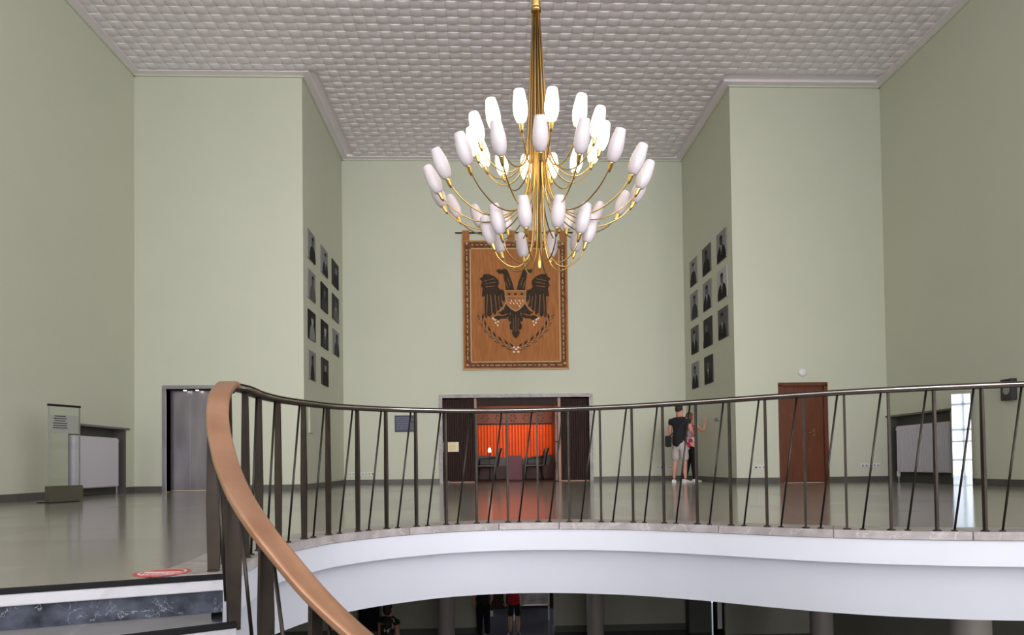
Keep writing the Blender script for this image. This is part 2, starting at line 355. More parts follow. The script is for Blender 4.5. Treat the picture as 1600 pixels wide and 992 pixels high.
# ------------------------------------------------------------------ ceiling: plaster slab, border bands, woven relief strips
ceil_ = multibox('ceiling', [(XL - T, XR + T, RY, WL + 0.2, H, H + 0.2), (SL - T, SR + T, WL + 0.2, B + T, H, H + 0.2)], M_ceil, label='mauve-white plaster ceiling of woven basket relief')
bw = 0.17
bands = [(XL, XL + bw, 7.4, WL), (XL + bw, SL + bw * 0.0, WL - bw, WL), (SL, SL + bw, WL - bw, B), (SL + bw, SR - bw, B - bw, B), (SR - bw, SR, WR - bw, B), (SR, XR - bw, WR - bw, WR), (XR - bw, XR, 7.4, WR)]
for i, (a, b, c, e) in enumerate(bands): slab('trim_%d' % (i + 3), a, b, c, e, H - 0.055, H, M_ceil)
lip = [(XL, XL + .035, 7.4, WL), (XL, SL, WL - .035, WL), (SL, SL + .035, WL - .035, B), (SL, SR, B - .035, B), (SR - .035, SR, WR - .035, B), (SR, XR, WR - .035, WR), (XR - .035, XR, 7.4, WR)]
for i, (a, b, c, e) in enumerate(lip): slab('trim_%d' % (i + 10), a, b, c, e, H - 0.085, H - 0.054, M_wall)
P_ = 0.205; wv = 0.0915; amp = 0.017
XA, XB_, YA = XL + bw, XR - bw, 7.6
nx = int((XB_ - XA) / P_); ny = int((B - bw - YA) / P_); px = (XB_ - XA) / nx; py = (B - bw - YA) / ny
def strip(along, idx, i0, i1):
    """one plaster strip of the weave: along='x' or 'y', idx = lane, from crossing i0 to i1"""
    bm = BM(); prof = [(-wv, 0.030), (-wv, 0.002), (-wv * 0.90, -0.002), (wv * 0.90, -0.002), (wv, 0.002), (wv, 0.030)]
    sub = 5; rows = []
    for s in range((i1 - i0) * sub + 1):
        t = i0 + s / sub
        ph = math.cos(PI * (t - 0.5)) if True else 0
        sgn = 1 if (idx % 2 == 0) else -1
        # over/under wave peaks at crossing centres
        w = math.sin(PI * t) * sgn * (1 if along == 'x' else -1)
        w = math.copysign(abs(w) ** 0.6, w)
        a = 1.0 if along == 'x' else 0.8
        zc = H - 0.030 - amp * a * w
        for_row = []
        for (o, dz) in prof:
            if along == 'x': co = (XA + px * t, YA + py * (idx + 0.5) + o, zc + dz)
            else: co = (XA + px * (idx + 0.5) + o, YA + py * t, zc + dz)
            for_row.append(bm.verts.new(co))
        rows.append(for_row)
    for a, b in zip(rows[:-1], rows[1:]):
        for q in range(len(prof) - 1):
            f = bm.faces.new((a[q], a[q + 1], b[q + 1], b[q])); f.smooth = q in (1, 2, 3)
    return bm
nyw = int((min(WL, WR) - bw - YA) / py)
ia, ib = int((SL + bw - XA) / px) + 1, int((SR - bw - XA) / px)
for j in range(ny):
    if j < nyw: obj('ceiling_strip', strip('x', j, 0, nx), M_ceil, ceil_)
    else: obj('ceiling_strip', strip('x', j, ia, ib), M_ceil, ceil_)
for i in range(nx):
    obj('ceiling_strip', strip('y', i, 0, ny if ia <= i < ib else nyw), M_ceil, ceil_)

# ------------------------------------------------------------------ stairs (winding down towards the viewer)
stair = sempty('stairs', (N1[0], N1[1], 0), label='winding marble stair with blue-black risers dropping towards the viewer')
stair['kind'] = 'structure'
HS = 0.162; DA = 0.153; RIN = 1.46
def sector(bm, a0, a1, r0, r1, z0, z1, n=4):
    P = [radial(a0 + (a1 - a0) * i / n, r0) for i in range(n + 1)] + [radial(a1 + (a0 - a1) * i / n, r1) for i in range(n + 1)]
    prism(bm, P, z0, z1)
RI = (1.55, 1.52, 1.50, 1.48, 1.46, 1.44, 1.43, 1.43, 1.43, 1.43, 1.43, 1.43)
NS = 9
# first nosing runs right across the landing to the left wall
def line_block(bm, a, d0, d1, z0, z1, r0, r1):
    ca, sa = math.cos(a), math.sin(a); nx_, ny_ = -sa, ca
    P = [(CX + ca * r0 + nx_ * d0, CY + sa * r0 + ny_ * d0), (CX + ca * r1 + nx_ * d0, CY + sa * r1 + ny_ * d0), (CX + ca * r1 + nx_ * d1, CY + sa * r1 + ny_ * d1), (CX + ca * r0 + nx_ * d1, CY + sa * r0 + ny_ * d1)]
    prism(bm, P, z0, z1)
rw = (XL - CX) / math.cos(A0)
for s in range(NS + 1):
    a = A0 + DA * s; z = -HS * s; r1 = rw if s == 0 else ROUT; r0 = RI[s]
    bm = BM(); line_block(bm, a, -0.01, 0.035, z - 0.018, z + 0.001, r0 - 0.05 if s else 1.49, r1); obj('anti_slip_strip', bm, M_black, stair)
    bm = BM(); line_block(bm, a, -0.01, 0.03, z - 0.066, z - 0.018, r0 - 0.05 if s else 1.49, r1)
    bevel(obj('nosing', bm, M_nose, stair), 0.005)
    bm = BM(); line_block(bm, a, -0.02, 0.0, z - HS, z - 0.066, r0 - 0.045, r1); obj('riser', bm, M_blue, stair)
    if s < NS:
        bm = BM(); sector(bm, a, a + DA, r0, ROUT, z - HS - 0.06, z - HS - 0.0005); obj('tread', bm, M_tread, stair)
        bm = BM(); sector(bm, a - 0.02, a + DA, r0 + 0.03, ROUT - 0.02, z - HS - 0.40, z - HS - 0.061); obj('stair_soffit', bm, M_white, stair)
bm = BM(); sector(bm, A0 + DA * NS, A0 + DA * NS + 0.9, 1.43, ROUT, -HS * (NS + 1) - 0.3, -HS * (NS + 1), 8); obj('landing', bm, M_tread, stair)
# wall on the outer side of the stair
bm = BM(); sector(bm, A0 + 0.01, A0 + DA * NS + 0.9, ROUT, ROUT + 0.15, -2.4, -0.02, 12); obj('stair_wall', bm, M_white, stair)

# ------------------------------------------------------------------ railing
RAILZ = lambda i: 0.858 + 0.0025 * i
railtop = [Vector((x, y, RAILZ(i))) for i, (x, y) in enumerate(FEET)]
FL = [(-1.258, 3.30, 0.858), (-1.235, 3.15, 0.790), (-1.201, 3.038, 0.688), (-1.155, 2.94, 0.60), (-1.103, 2.849, 0.520), (-1.063, 2.783, 0.465), (-0.958, 2.638, 0.345), (-0.844, 2.52, 0.235), (-0.748, 2.442, 0.150),
      (-0.594, 2.327, 0.020), (-0.437, 2.247, -0.100), (-0.22, 2.165, -0.25), (0.02, 2.115, -0.41), (0.25, 2.10, -0.57)]
railing = thing('stair_railing', 'bronze railing sweeping round the stairwell, upright blades alternating with thin slanted rods', 'railing', (-1.235, 3.476, 0))
def ribbon(path, prof, name, m, parent, lab=None, flat=True):
    bm = BM(); rings = []
    for i, p in enumerate(path):
        t = (path[min(i + 1, len(path) - 1)] - path[max(i - 1, 0)]).normalized()
        side = Vector((t.y, -t.x, 0)).normalized(); up = side.cross(t).normalized()
        rings.append([bm.verts.new(p + side * a + up * b) for a, b in prof])
    n = len(prof)
    for i in range(len(rings) - 1):
        for k in range(n):
            f = bm.faces.new((rings[i][k], rings[i][(k + 1) % n], rings[i + 1][(k + 1) % n], rings[i + 1][k])); f.smooth = True
    bm.faces.new(rings[0][::-1]); bm.faces.new(rings[-1])
    o = obj(name, bm, m, parent)
    if lab: o['label'] = lab
    return o
def rrect(w, h, r, n=3):
    out = []
    for cx, cy, a in ((w - r, h - r, 0), (-w + r, h - r, 90), (-w + r, -h + r, 180), (w - r, -h + r, 270)):
        for i in range(n + 1):
            t = math.radians(a + 90 * i / n); out.append((cx + r * math.cos(t), cy + r * math.sin(t)))
    return out
up_path = catmull([Vector((-1.256, 3.33, 0.858))] + railtop, 4)
up_path.append(Vector((4.8, 3.93, railtop[-1].z))); up_path.append(Vector((6.2, 3.88, railtop[-1].z))); up_path.append(Vector((XR - 0.02, 3.86, railtop[-1].z)))
ribbon(up_path, rrect(0.036, 0.0080, 0.0078, 4), 'handrail', M_railtop, railing, 'polished bronze handrail along the upper floor')
ribbon([p + Vector((0, 0, 0.0112)) for p in up_path], rrect(0.0365, 0.0040, 0.0035, 3), 'rail_top_reflection', M_post, railing)  # dark strip imitating the dark reflection along the top of the rail
ribbon([p - Vector((0, 0, 0.0135)) for p in up_path], rrect(0.028, 0.0060, 0.002, 1), 'under_rail', M_post, railing)
fl_path = catmull([Vector((-1.262, 3.36, 0.861))] + [Vector(p) for p in FL], 5)
ribbon(fl_path, rrect(0.047, 0.018, 0.012, 4), 'stair_handrail', M_bronze, railing, 'broad copper-coloured handrail falling with the stair')
ribbon([p - Vector((0, 0, 0.028)) for p in fl_path], rrect(0.018, 0.009, 0.002, 1), 'under_rail', M_post, railing)
def blade(foot, top, nrm, wb, wt, name='baluster', flange=True, th=0.007):
    bm = BM(); t = Vector((nrm.y, -nrm.x, 0))
    foot = Vector(foot); top = Vector(top); mid = foot.lerp(top, 0.45)
    rings = []
    for p, w in ((foot, wb * 0.8), (mid, wb), (top, wt)):
        rings.append([bm.verts.new(p + nrm * (a * w / 2) + t * (b * th)) for a, b in ((-1, -1), (1, -1), (1, 1), (-1, 1))])
    for i in range(2):
        for k in range(4): bm.faces.new((rings[i][k], rings[i][(k + 1) % 4], rings[i + 1][(k + 1) % 4], rings[i + 1][k]))
    bm.faces.new(rings[0][::-1]); bm.faces.new(rings[-1])
    o = obj(name, bm, M_post, railing)
    if flange:
        b2 = BM(); lathe(b2, [(0.026, 0), (0.026, 0.004), (0.018, 0.009)], foot, n=14)
        f = obj('foot_plate', b2, M_post); f.data.transform(Matrix.Translation(-absloc(railing))); f.parent = o
    return o
def rod(foot, top, r=0.0068, flange=True):
    bm = BM(); tube(bm, [foot, top], r, 8); o = obj('slanted_rod', bm, M_rod, railing)
    if flange:
        b2 = BM(); lathe(b2, [(0.02, 0), (0.02, 0.004), (0.012, 0.008)], foot, n=12)
        f = obj('foot_plate', b2, M_post); f.data.transform(Matrix.Translation(-absloc(railing))); f.parent = o
allp = [Vector((x, y, 0)) for x, y in FEET]
for i, p in enumerate(allp):
    t = (allp[min(i + 1, len(allp) - 1)] - allp[max(i - 1, 0)]).normalized(); n = Vector((t.y, -t.x, 0))
    blade(p + Vector((0, 0, 0.0)), p + Vector((0, 0, RAILZ(i) - 0.012)), n, 0.043, 0.030)
    if i < len(allp) - 1:
        q = allp[i + 1]; a = p.lerp(q, 0.36); b = p.lerp(q, 0.84)
        rod(a, b + Vector((0, 0, RAILZ(i) - 0.012)))
# posts of the flight stand on the steps' inner ends
FP = [(-1.250, 3.265, 0.0, 0.83), (-1.222, 3.04, 0.0, 0.67), (-1.035, 2.775, -0.16, 0.43), (-0.825, 2.525, -0.33, 0.21), (-0.594, 2.327, -0.65, -0.01), (-0.26, 2.18, -0.97, -0.25)]
fpv = [Vector((a, b, 0)) for a, b, _, _ in FP]
for i, (x, y, z0, z1) in enumerate(FP):
    t = (fpv[max(i - 1, 0)] - fpv[min(i + 1, len(fpv) - 1)]).normalized(); n = Vector((t.y, -t.x, 0))
    blade((x, y, z0 - (0.04 if i > 1 else 0)), (x, y, z1), n, 0.060, 0.045, flange=i < 2, th=0.010)
    if i + 1 < len(FP):
        a = Vector(FP[i + 1][:3]); b = Vector((x, y, z1)); c = Vector((FP[i + 1][0], FP[i + 1][1], FP[i + 1][3]))
        a2 = a.lerp(Vector((x, y, z0)), 0.36); b2 = c.lerp(b, 0.88); rod(a2, b2, 0.0075, flange=False)

# ------------------------------------------------------------------ chandelier
CH = Vector((0.447, 5.5, 0))
ch = thing('chandelier', 'large brass chandelier with three tiers of opal tulip shades, upper tier lit', 'chandelier', (CH.x, CH.y, 2.05))
bm = BM(); lathe(bm, [(0.035, 4.25), (0.037, 4.26), (0.037, 4.40), (0.030, 4.42), (0.030, 8.33), (0.16, 8.33), (0.17, 8.37), (0.17, 8.40)], (CH.x, CH.y, 0), n=20)
obj('stem_tube', bm, M_brass, ch)
bm = BM(); lathe(bm, [(0.030, 4.215), (0.043, 4.22), (0.043, 4.245), (0.036, 4.25)], (CH.x, CH.y, 0), n=20); obj('collar', bm, M_brassd, ch)
bm = BM(); lathe(bm, [(0.008, 4.25), (0.008, 2.24)], (CH.x, CH.y, 0), n=8); obj('centre_rod', bm, M_brass, ch)
bm = BM(); lathe(bm, [(0.004, 2.24), (0.005, 2.20), (0.016, 2.15), (0.019, 2.11), (0.014, 2.07), (0.002, 2.045)], (CH.x, CH.y, 0), n=14); obj('finial', bm, M_brass, ch)
def shade_prof(s): return [(0.020 * s, 0.0), (0.036 * s, 0.012 * s), (0.050 * s, 0.05 * s), (0.0565 * s, 0.095 * s), (0.054 * s, 0.14 * s), (0.046 * s, 0.19 * s), (0.039 * s, 0.228 * s), (0.034 * s, 0.236 * s), (0.022 * s, 0.239 * s)]
def tier(n, R, z, off, tilt, shape, lit, s, r0):
    for i in range(n):
        a = -PI / 2 + off + 2 * PI * i / n; d = Vector((math.cos(a), math.sin(a), 0))
        pts = [CH + d * r + Vector((0, 0, zz if ab else z + zz)) for r, zz, ab in shape]
        pts = [CH + d * r0 + Vector((0, 0, 4.23))] + pts
        # bundle part is a straight run, then the J
        cur = [pts[0]] + catmull(pts[1:], 5)
        bm = BM(); tube(bm, cur, 0.0058, 6); arm = obj('arm', bm, M_brass if (i % 2) else M_brassd, ch)
        ax = (Vector((0, 0, 1)) * math.cos(tilt) + d * math.sin(tilt)).normalized(); base = pts[-1]
        bm = BM(); lathe(bm, [(0.007, -0.035), (0.014, -0.012), (0.019, 0.030), (0.021, 0.040)], base, ax, n=10)
        so = obj('lamp_socket', bm, M_brass); so.data.transform(Matrix.Translation(-absloc(ch))); so.parent = arm
        bm = BM(); lathe(bm, shade_prof(s), base + ax * 0.035, ax, n=16)
        sh = obj('lamp_shade', bm, M_lit if lit else M_opal); sh.data.transform(Matrix.Translation(-absloc(ch))); sh.parent = arm
        if lit: sh['label'] = 'lit warm white lamp shade'
tier(14, 0.50, 3.0, PI / 14 - 0.10, math.radians(13), [(0.062, 3.60, 1), (0.082, 0.22, 0), (0.115, 0.00, 0), (0.20, -0.135, 0), (0.32, -0.17, 0), (0.43, -0.10, 0), (0.50, 0.0, 0)], True, 1.0, 0.026)
tier(18, 0.80, 2.625, -0.06, math.radians(25), [(0.052, 3.30, 1), (0.085, 0.20, 0), (0.15, -0.02, 0), (0.30, -0.155, 0), (0.50, -0.185, 0), (0.68, -0.11, 0), (0.80, 0.0, 0)], False, 1.0, 0.018)
tier(10, 0.375, 2.245, PI / 10 - 0.03, math.radians(17), [(0.038, 3.0, 1), (0.045, 0.22, 0), (0.075, -0.03, 0), (0.15, -0.145, 0), (0.24, -0.155, 0), (0.33, -0.09, 0), (0.375, 0.0, 0)], False, 1.0, 0.010)

# ------------------------------------------------------------------ tapestry
TY = B - 0.035
def TX(cx): return -0.60 + (cx - 88) * (2.13 + 0.60) / (785 - 88)
def TZ(cy): return 6.243 - (cy - 108) * (6.243 - 2.89) / (940 - 108)
tp = thing('tapestry', 'orange-brown wall tapestry with dark double-headed eagle, shield and laurel', 'tapestry', (0.765, B, 2.89))
def tpoly(name, polys, depth, m, par=tp, th=0.010):
    bm = BM()
    for P in polys: plate(bm, [(TX(x), TZ(y)) for x, y in P], TY - depth - th, TY - depth)
    o = obj(name, bm, m)
    o.data.transform(Matrix.Translation(-absloc(tp))); o.parent = par; return o
bm = BM(); n = 24
for i in range(n):                           # cloth hanging with very slight waves
    pass
V = [[bm.verts.new((TX(88 + (785 - 88) * i / n), TY - 0.004 * math.sin(i * 1.1), TZ(108 + (940 - 108) * j / 30) - 0.006 * math.sin(i * 0.7) * (j == 30))) for i in range(n + 1)] for j in range(31)]
V2 = [[bm.verts.new((v.co.x, v.co.y + 0.02, v.co.z)) for v in row] for row in V]
for j in range(30):
    for i in range(n): bm.faces.new((V[j][i], V[j + 1][i], V[j + 1][i + 1], V[j][i + 1])); bm.faces.new((V2[j][i], V2[j][i + 1], V2[j + 1][i + 1], V2[j + 1][i]))
for j in range(30):
    bm.faces.new((V[j][0], V2[j][0], V2[j + 1][0], V[j + 1][0])); bm.faces.new((V[j][n], V[j + 1][n], V2[j + 1][n], V2[j][n]))
for i in range(n):
    bm.faces.new((V[0][i], V[0][i + 1], V2[0][i + 1], V2[0][i])); bm.faces.new((V[30][i], V2[30][i], V2[30][i + 1], V[30][i + 1]))
cloth = obj('cloth', bm, M_cloth, tp)
def rct(a, b, c, e): return [(a, b), (c, b), (c, e), (a, e)]
tpoly('border', [rct(105, 122, 140, 925), rct(735, 122, 768, 925), rct(140, 122, 735, 156), rct(140, 893, 735, 925)], 0.004, M_border, cloth, 0.006)
tpoly('border_line', [rct(139, 160, 146, 893), rct(724, 160, 731, 893), rct(139, 160, 731, 166), rct(139, 887, 731, 893), rct(88, 108, 93, 940), rct(780, 108, 785, 940), rct(88, 932, 785, 940), rct(88, 108, 785, 114)], 0.006, M_gold, cloth, 0.006)
random.seed(3)
dash = []
y = 165
while y < 885:
    L = random.uniform(12, 34)
    for x in (120, 750): dash.append([(x - 2 + random.uniform(-3, 1), y), (x + 3, y + 2), (x + 2 + random.uniform(-1, 3), y + L), (x - 3, y + L - 3)])
    y += L + random.uniform(6, 14)
x = 150
while x < 720:
    L = random.uniform(12, 36)
    for yy in (139, 911): dash.append([(x, yy - 2), (x + L, yy - 3 + random.uniform(-2, 2)), (x + L - 2, yy + 3), (x + 3, yy + 2)])
    x += L + random.uniform(6, 16)
for cx, cy in ((118, 908), (757, 900), (120, 130), (752, 132)): dash.append([(cx + 8 * math.cos(k * PI / 4), cy + 8 * math.sin(k * PI / 4)) for k in range(8)])
tpoly('border_stitching', dash, 0.010, M_gold, cloth, 0.004)['kind'] = 'stuff'
def mir(P): return [(874 - x, y) for x, y in P][::-1]
wing = [(203, 357), (222, 345), (232, 328), (262, 327), (300, 342), (326, 366), (331, 388), (322, 408), (334, 424), (362, 432), (376, 440), (372, 470), (352, 455), (330, 470), (300, 455), (270, 460), (248, 452), (238, 470), (216, 470), (222, 420), (210, 400), (220, 375)]
def feather(x0, x1, y0, x2, x3, y1): return [(x0, y0), (x1, y0), (x3 + 2, y1 - 18), ((x2 + x3) / 2 + 3, y1), (x2 - 2, y1 - 16)]
fe = [feather(236, 252, 455, 234, 250, 612), feather(254, 270, 452, 256, 276, 606), feather(276, 300, 452, 288, 312, 590), feather(304, 322, 452, 316, 334, 580), feather(326, 342, 455, 336, 352, 548), feather(346, 362, 450, 350, 368, 508)]
inner = [(376, 520), (392, 540), (402, 575), (372, 582), (345, 590), (330, 578), (352, 556)]
body_ = [(385, 430), (489, 430), (494, 520), (470, 575), (404, 575), (380, 520)]
eagle = tpoly('eagle_body', [body_], 0.008, M_eagle, tp, 0.012)
for P in (wing, mir(wing)): tpoly('wing', [P], 0.008, M_eagle, eagle, 0.014)
for w in fe + [inner]:
    for P in (w, mir(w)): tpoly('feather', [P], 0.0085, M_eagle, eagle, 0.014)
neck = [(372, 440), (372, 400), (362, 350), (358, 318), (376, 308), (392, 315), (398, 335), (418, 385), (432, 440)]
head = [(314, 302), (330, 296), (350, 300), (364, 294), (384, 300), (392, 318), (372, 330), (352, 322), (338, 326), (320, 314)]
for P in (neck, mir(neck)): tpoly('neck', [P], 0.008, M_eagle, eagle, 0.018)
for P in (head, mir(head)): tpoly('head', [P], 0.008, M_eagle, eagle, 0.020)
tail = [(410, 560), (464, 560), (470, 588), (486, 612), (478, 634), (466, 628), (478, 660), (470, 686), (456, 682), (462, 706), (450, 728), (436, 740), (422, 728), (410, 706), (416, 682), (402, 686), (394, 660), (408, 628), (394, 634), (386, 612), (402, 588)]
tpoly('eagle_tail', [tail], 0.008, M_eagle, eagle, 0.016)
leg = [(400, 575), (372, 590), (340, 598), (318, 592), (296, 602), (290, 618), (310, 612), (325, 626), (338, 612), (372, 612), (398, 598)]
for P in (leg, mir(leg)): tpoly('leg', [P], 0.008, M_eagle, eagle, 0.014)
lines = []
for a, b, c, e in ((252, 455, 244, 600), (273, 470, 282, 590), (301, 465, 312, 575), (324, 470, 336, 560), (344, 470, 348, 520), (232, 372, 300, 358), (240, 390, 306, 380), (240, 410, 300, 404), (385, 350, 402, 400), (372, 375, 388, 420), (228, 480, 222, 560)):
    L = math.hypot(c - a, e - b); nx2, ny2 = -(e - b) / L * 2.0, (c - a) / L * 2.0
    P = [(a + nx2, b + ny2), (c + nx2, e + ny2), (c - nx2, e - ny2), (a - nx2, b - ny2)]; lines += [P, mir(P)]
for a, b, c, e in ((437, 590, 437, 700), (420, 610, 424, 690), (454, 610, 450, 690), (355, 560, 372, 520)):
    lines.append([(a - 1.6, b), (a + 1.6, b), (c + 1.6, e), (c - 1.6, e)])
tpoly('feather_lines', lines, 0.024, M_outline, eagle, 0.004)['kind'] = 'stuff'
curl = []
for k in range(8):
    t = k / 8 * 1.6; curl.append((372 + 12 * math.cos(t * 2) , 455 + k * 14))
P = [(368, 470), (374, 500), (358, 530), (336, 555), (310, 572), (310, 578), (342, 560), (366, 534), (381, 500), (374, 470)]
tpoly('leg_scroll', [P, mir(P)], 0.024, M_lite, eagle, 0.005)
sh = tpoly('shield', [[(362, 432), (512, 432), (508, 448), (504, 500), (490, 530), (466, 555), (437, 570), (408, 555), (384, 530), (370, 500), (366, 448)]], 0.024, M_lite, tp, 0.010)
tpoly('shield_field', [[(372, 440), (502, 440), (498, 468), (376, 468)], [(377, 474), (497, 474), (494, 500), (480, 525), (460, 546), (437, 558), (414, 546), (394, 525), (380, 500)]], 0.034, M_cloth, sh, 0.004)
crowns = []
for cx in (395, 437, 479): crowns.append([(cx - 9, 448), (cx - 4, 453), (cx, 446), (cx + 4, 453), (cx + 9, 448), (cx + 8, 464), (cx - 8, 464)])
tpoly('shield_crown', crowns, 0.038, M_eagle, sh, 0.004)
drops = []
for cx, cy in ((411, 500), (437, 500), (463, 500), (485, 500), (403, 514), (425, 517), (448, 517), (470, 517), (462, 534)):
    drops.append([(cx - 6, cy - 8), (cx + 1, cy - 5), (cx + 6, cy + 6), (cx, cy + 7), (cx - 4, cy)])
tpoly('shield_drop', drops, 0.038, M_pale, sh, 0.004)
claw = []
for cx, cy in ((288, 612), (305, 640), (322, 632), (318, 655), (300, 620)): claw += [[(cx - 7, cy), (cx - 1, cy - 8), (cx + 7, cy - 2), (cx + 4, cy + 7), (cx - 4, cy + 5)]]
tpoly('claw', [P for c in claw for P in (c, mir(c))], 0.022, M_pale, eagle, 0.006)
leaves, leaves2 = [], []
arcp = [(206, 585), (214, 625), (236, 668), (268, 705), (304, 738), (344, 765), (388, 788), (424, 806)]
for k in range(len(arcp) - 1):
    (x0, y0), (x1, y1) = arcp[k], arcp[k + 1]
    dx, dy = x0 - x1, y0 - y1; L = math.hypot(dx, dy); dx /= L; dy /= L
    for sgn, dst in ((1, leaves), (-1, leaves2), (1, leaves2)):
        ang = 0.45 * sgn if dst is leaves or sgn < 0 else 0.05
        ex, ey = dx * math.cos(ang) - dy * math.sin(ang), dx * math.sin(ang) + dy * math.cos(ang)
        l, w = (50, 8.5) if dst is leaves else (42, 3.5)
        bx, by = x1, y1
        P = [(bx, by), (bx + ex * l * .4 - ey * w, by + ey * l * .4 + ex * w), (bx + ex * l, by + ey * l), (bx + ex * l * .4 + ey * w, by + ey * l * .4 - ex * w)]
        dst += [P, mir(P)]
        if dst is leaves:
            ang = -0.45; ex, ey = dx * math.cos(ang) - dy * math.sin(ang), dx * math.sin(ang) + dy * math.cos(ang)
            P = [(bx, by), (bx + ex * l * .4 - ey * w, by + ey * l * .4 + ex * w), (bx + ex * l, by + ey * l), (bx + ex * l * .4 + ey * w, by + ey * l * .4 - ex * w)]; dst += [P, mir(P)]
lau = tpoly('laurel_stem', [[(arcp[k][0], arcp[k][1]), (arcp[k + 1][0], arcp[k + 1][1]), (arcp[k + 1][0] + 2, arcp[k + 1][1] - 3), (arcp[k][0] + 3, arcp[k][1] - 2)] for k in range(7)] + [mir([(arcp[k][0], arcp[k][1]), (arcp[k + 1][0], arcp[k + 1][1]), (arcp[k + 1][0] + 2, arcp[k + 1][1] - 3), (arcp[k][0] + 3, arcp[k][1] - 2)]) for k in range(7)], 0.006, M_eagle, tp, 0.005)
for P in leaves: tpoly('leaf', [P], 0.006, M_eagle, lau, 0.008)
tpoly('laurel_highlight', leaves2, 0.015, M_lite, lau, 0.004)['kind'] = 'stuff'
fl = []
for k in range(4):
    a = PI / 4 + k * PI / 2; cx, cy = 437 + 20 * math.cos(a), 812 + 20 * math.sin(a)
    fl.append([(cx + 9 * math.cos(a + q), cy + 7 * math.sin(a + q)) for q in (0, 1.2, 2.2, 3.14, 4.2, 5.2)])
fl.append([(437 + 9 * math.cos(q * PI / 3), 810 + 7 * math.sin(q * PI / 3)) for q in range(6)])
tpoly('blossom', fl, 0.014, M_pale, lau, 0.008)
bm = BM(); tube(bm, [(TX(45), TY + 0.005, TZ(60)), (TX(835), TY + 0.005, TZ(58))], 0.018, 8); obj('hanging_rod', bm, M_black, tp)
for cx in (92, 260, 390, 520, 650, 735):
    bm = BM(); x0, x1 = TX(cx), TX(cx + 46); box(bm, x0, x1, TY - 0.022, TY - 0.016, TZ(112), TZ(50)); box(bm, x0, x1, TY + 0.022, TY + 0.028, TZ(112), TZ(50)); box(bm, x0, x1, TY - 0.022, TY + 0.028, TZ(50), TZ(47))
    obj('hanging_loop', bm, M_cloth, tp)

# ------------------------------------------------------------------ portraits on the two alcove walls
def portrait(side, y0, y1, z0, z1, style, label):
    o_bg, o_suit, o_head, shirt, lean, figw = style
    bm = BM(); w = y1 - y0; h = z1 - z0
    s = 1 if side == 'L' else -1; X = SL if side == 'L' else SR
    # local u: left->right as seen when facing the wall; v up
    def P(u, v, dpt):
        yy = (y0 + u * w) if side == 'L' else (y1 - u * w)
        return (X + s * dpt, yy, z0 + v * h)
    def pl(pts, d0, d1, mi):
        a = [bm.verts.new(P(u, v, d0)) for u, v in pts]; b = [bm.verts.new(P(u, v, d1)) for u, v in pts]; n = len(pts)
        for i in range(n): bm.faces.new((a[i], a[(i + 1) % n], b[(i + 1) % n], b[i])).material_index = mi
        bm.faces.new(b).material_index = mi; bm.faces.new(a[::-1]).material_index = mi
    pl([(0, 0), (1, 0), (1, 1), (0, 1)], 0.002, 0.022, o_bg)
    c = 0.5 + lean
    pl([(c - figw, 0), (c + figw, 0), (c + figw * 0.98, 0.22), (c + figw * 0.72, 0.42), (c + 0.13, 0.53), (c - 0.13, 0.53), (c - figw * 0.72, 0.42), (c - figw * 0.98, 0.22)], 0.022, 0.0245, o_suit)
    if shirt: pl([(c - 0.09, 0.52), (c + 0.09, 0.52), (c, 0.20)], 0.0245, 0.026, 4); pl([(c - 0.02, 0.48), (c + 0.02, 0.48), (c + 0.015, 0.25), (c - 0.015, 0.25)], 0.026, 0.0275, 0)
    pl([(c + 0.145 * math.cos(k * PI / 6), 0.68 + 0.175 * math.sin(k * PI / 6)) for k in range(12)], 0.0245, 0.027, o_head)
    pl([(c + 0.15 * math.cos(k * PI / 6), 0.755 + 0.11 * math.sin(k * PI / 6)) for k in range(0, 7)] + [(c - 0.11, 0.74), (c + 0.11, 0.74)], 0.027, 0.0285, 0 if o_bg > 1 else 1)
    pl([(c - 0.08, 0.665), (c - 0.03, 0.665), (c - 0.03, 0.685), (c - 0.08, 0.685)], 0.027, 0.028, 0); pl([(c + 0.03, 0.665), (c + 0.08, 0.665), (c + 0.08, 0.685), (c + 0.03, 0.685)], 0.027, 0.028, 0)
    pl([(c - 0.05, 0.585), (c + 0.05, 0.585), (c + 0.04, 0.60), (c - 0.04, 0.60)], 0.027, 0.028, 1)
    o = obj('portrait_photograph', bm, M_ph)
    tag(o, label, 'portrait', 'black and white portraits on the ' + ('left' if side == 'L' else 'right') + ' alcove wall')
    return o
colsL = [(13.87, 14.44), (14.95, 15.58), (16.03, 16.71)]
rowL = [(4.775, 5.375), (3.95, 4.55), (3.11, 3.71), (2.27, 2.87)]
word = ['top', 'second from top', 'third from top', 'bottom']
cn = ['nearest the viewer', 'in the middle', 'farthest from the viewer']
stL = {(0, 0): (3, 0, 2, 0, 0.12, 0.42), (0, 1): (3, 2, 2, 0, 0.1, 0.42), (0, 2): (0, 3, 4, 0, 0.0, 0.36), (0, 3): (3, 0, 1, 0, 0.0, 0.26),
       (1, 0): (3, 0, 3, 1, 0.1, 0.40), (1, 1): (0, 1, 2, 0, -0.05, 0.45), (1, 2): (0, 1, 4, 1, 0.0, 0.42), (1, 3): (1, 0, 3, 0, 0.0, 0.40),
       (2, 0): (1, 0, 3, 0, 0.05, 0.42), (2, 1): (1, 2, 2, 1, 0.0, 0.42), (2, 2): (3, 1, 1, 0, 0.1, 0.40)}
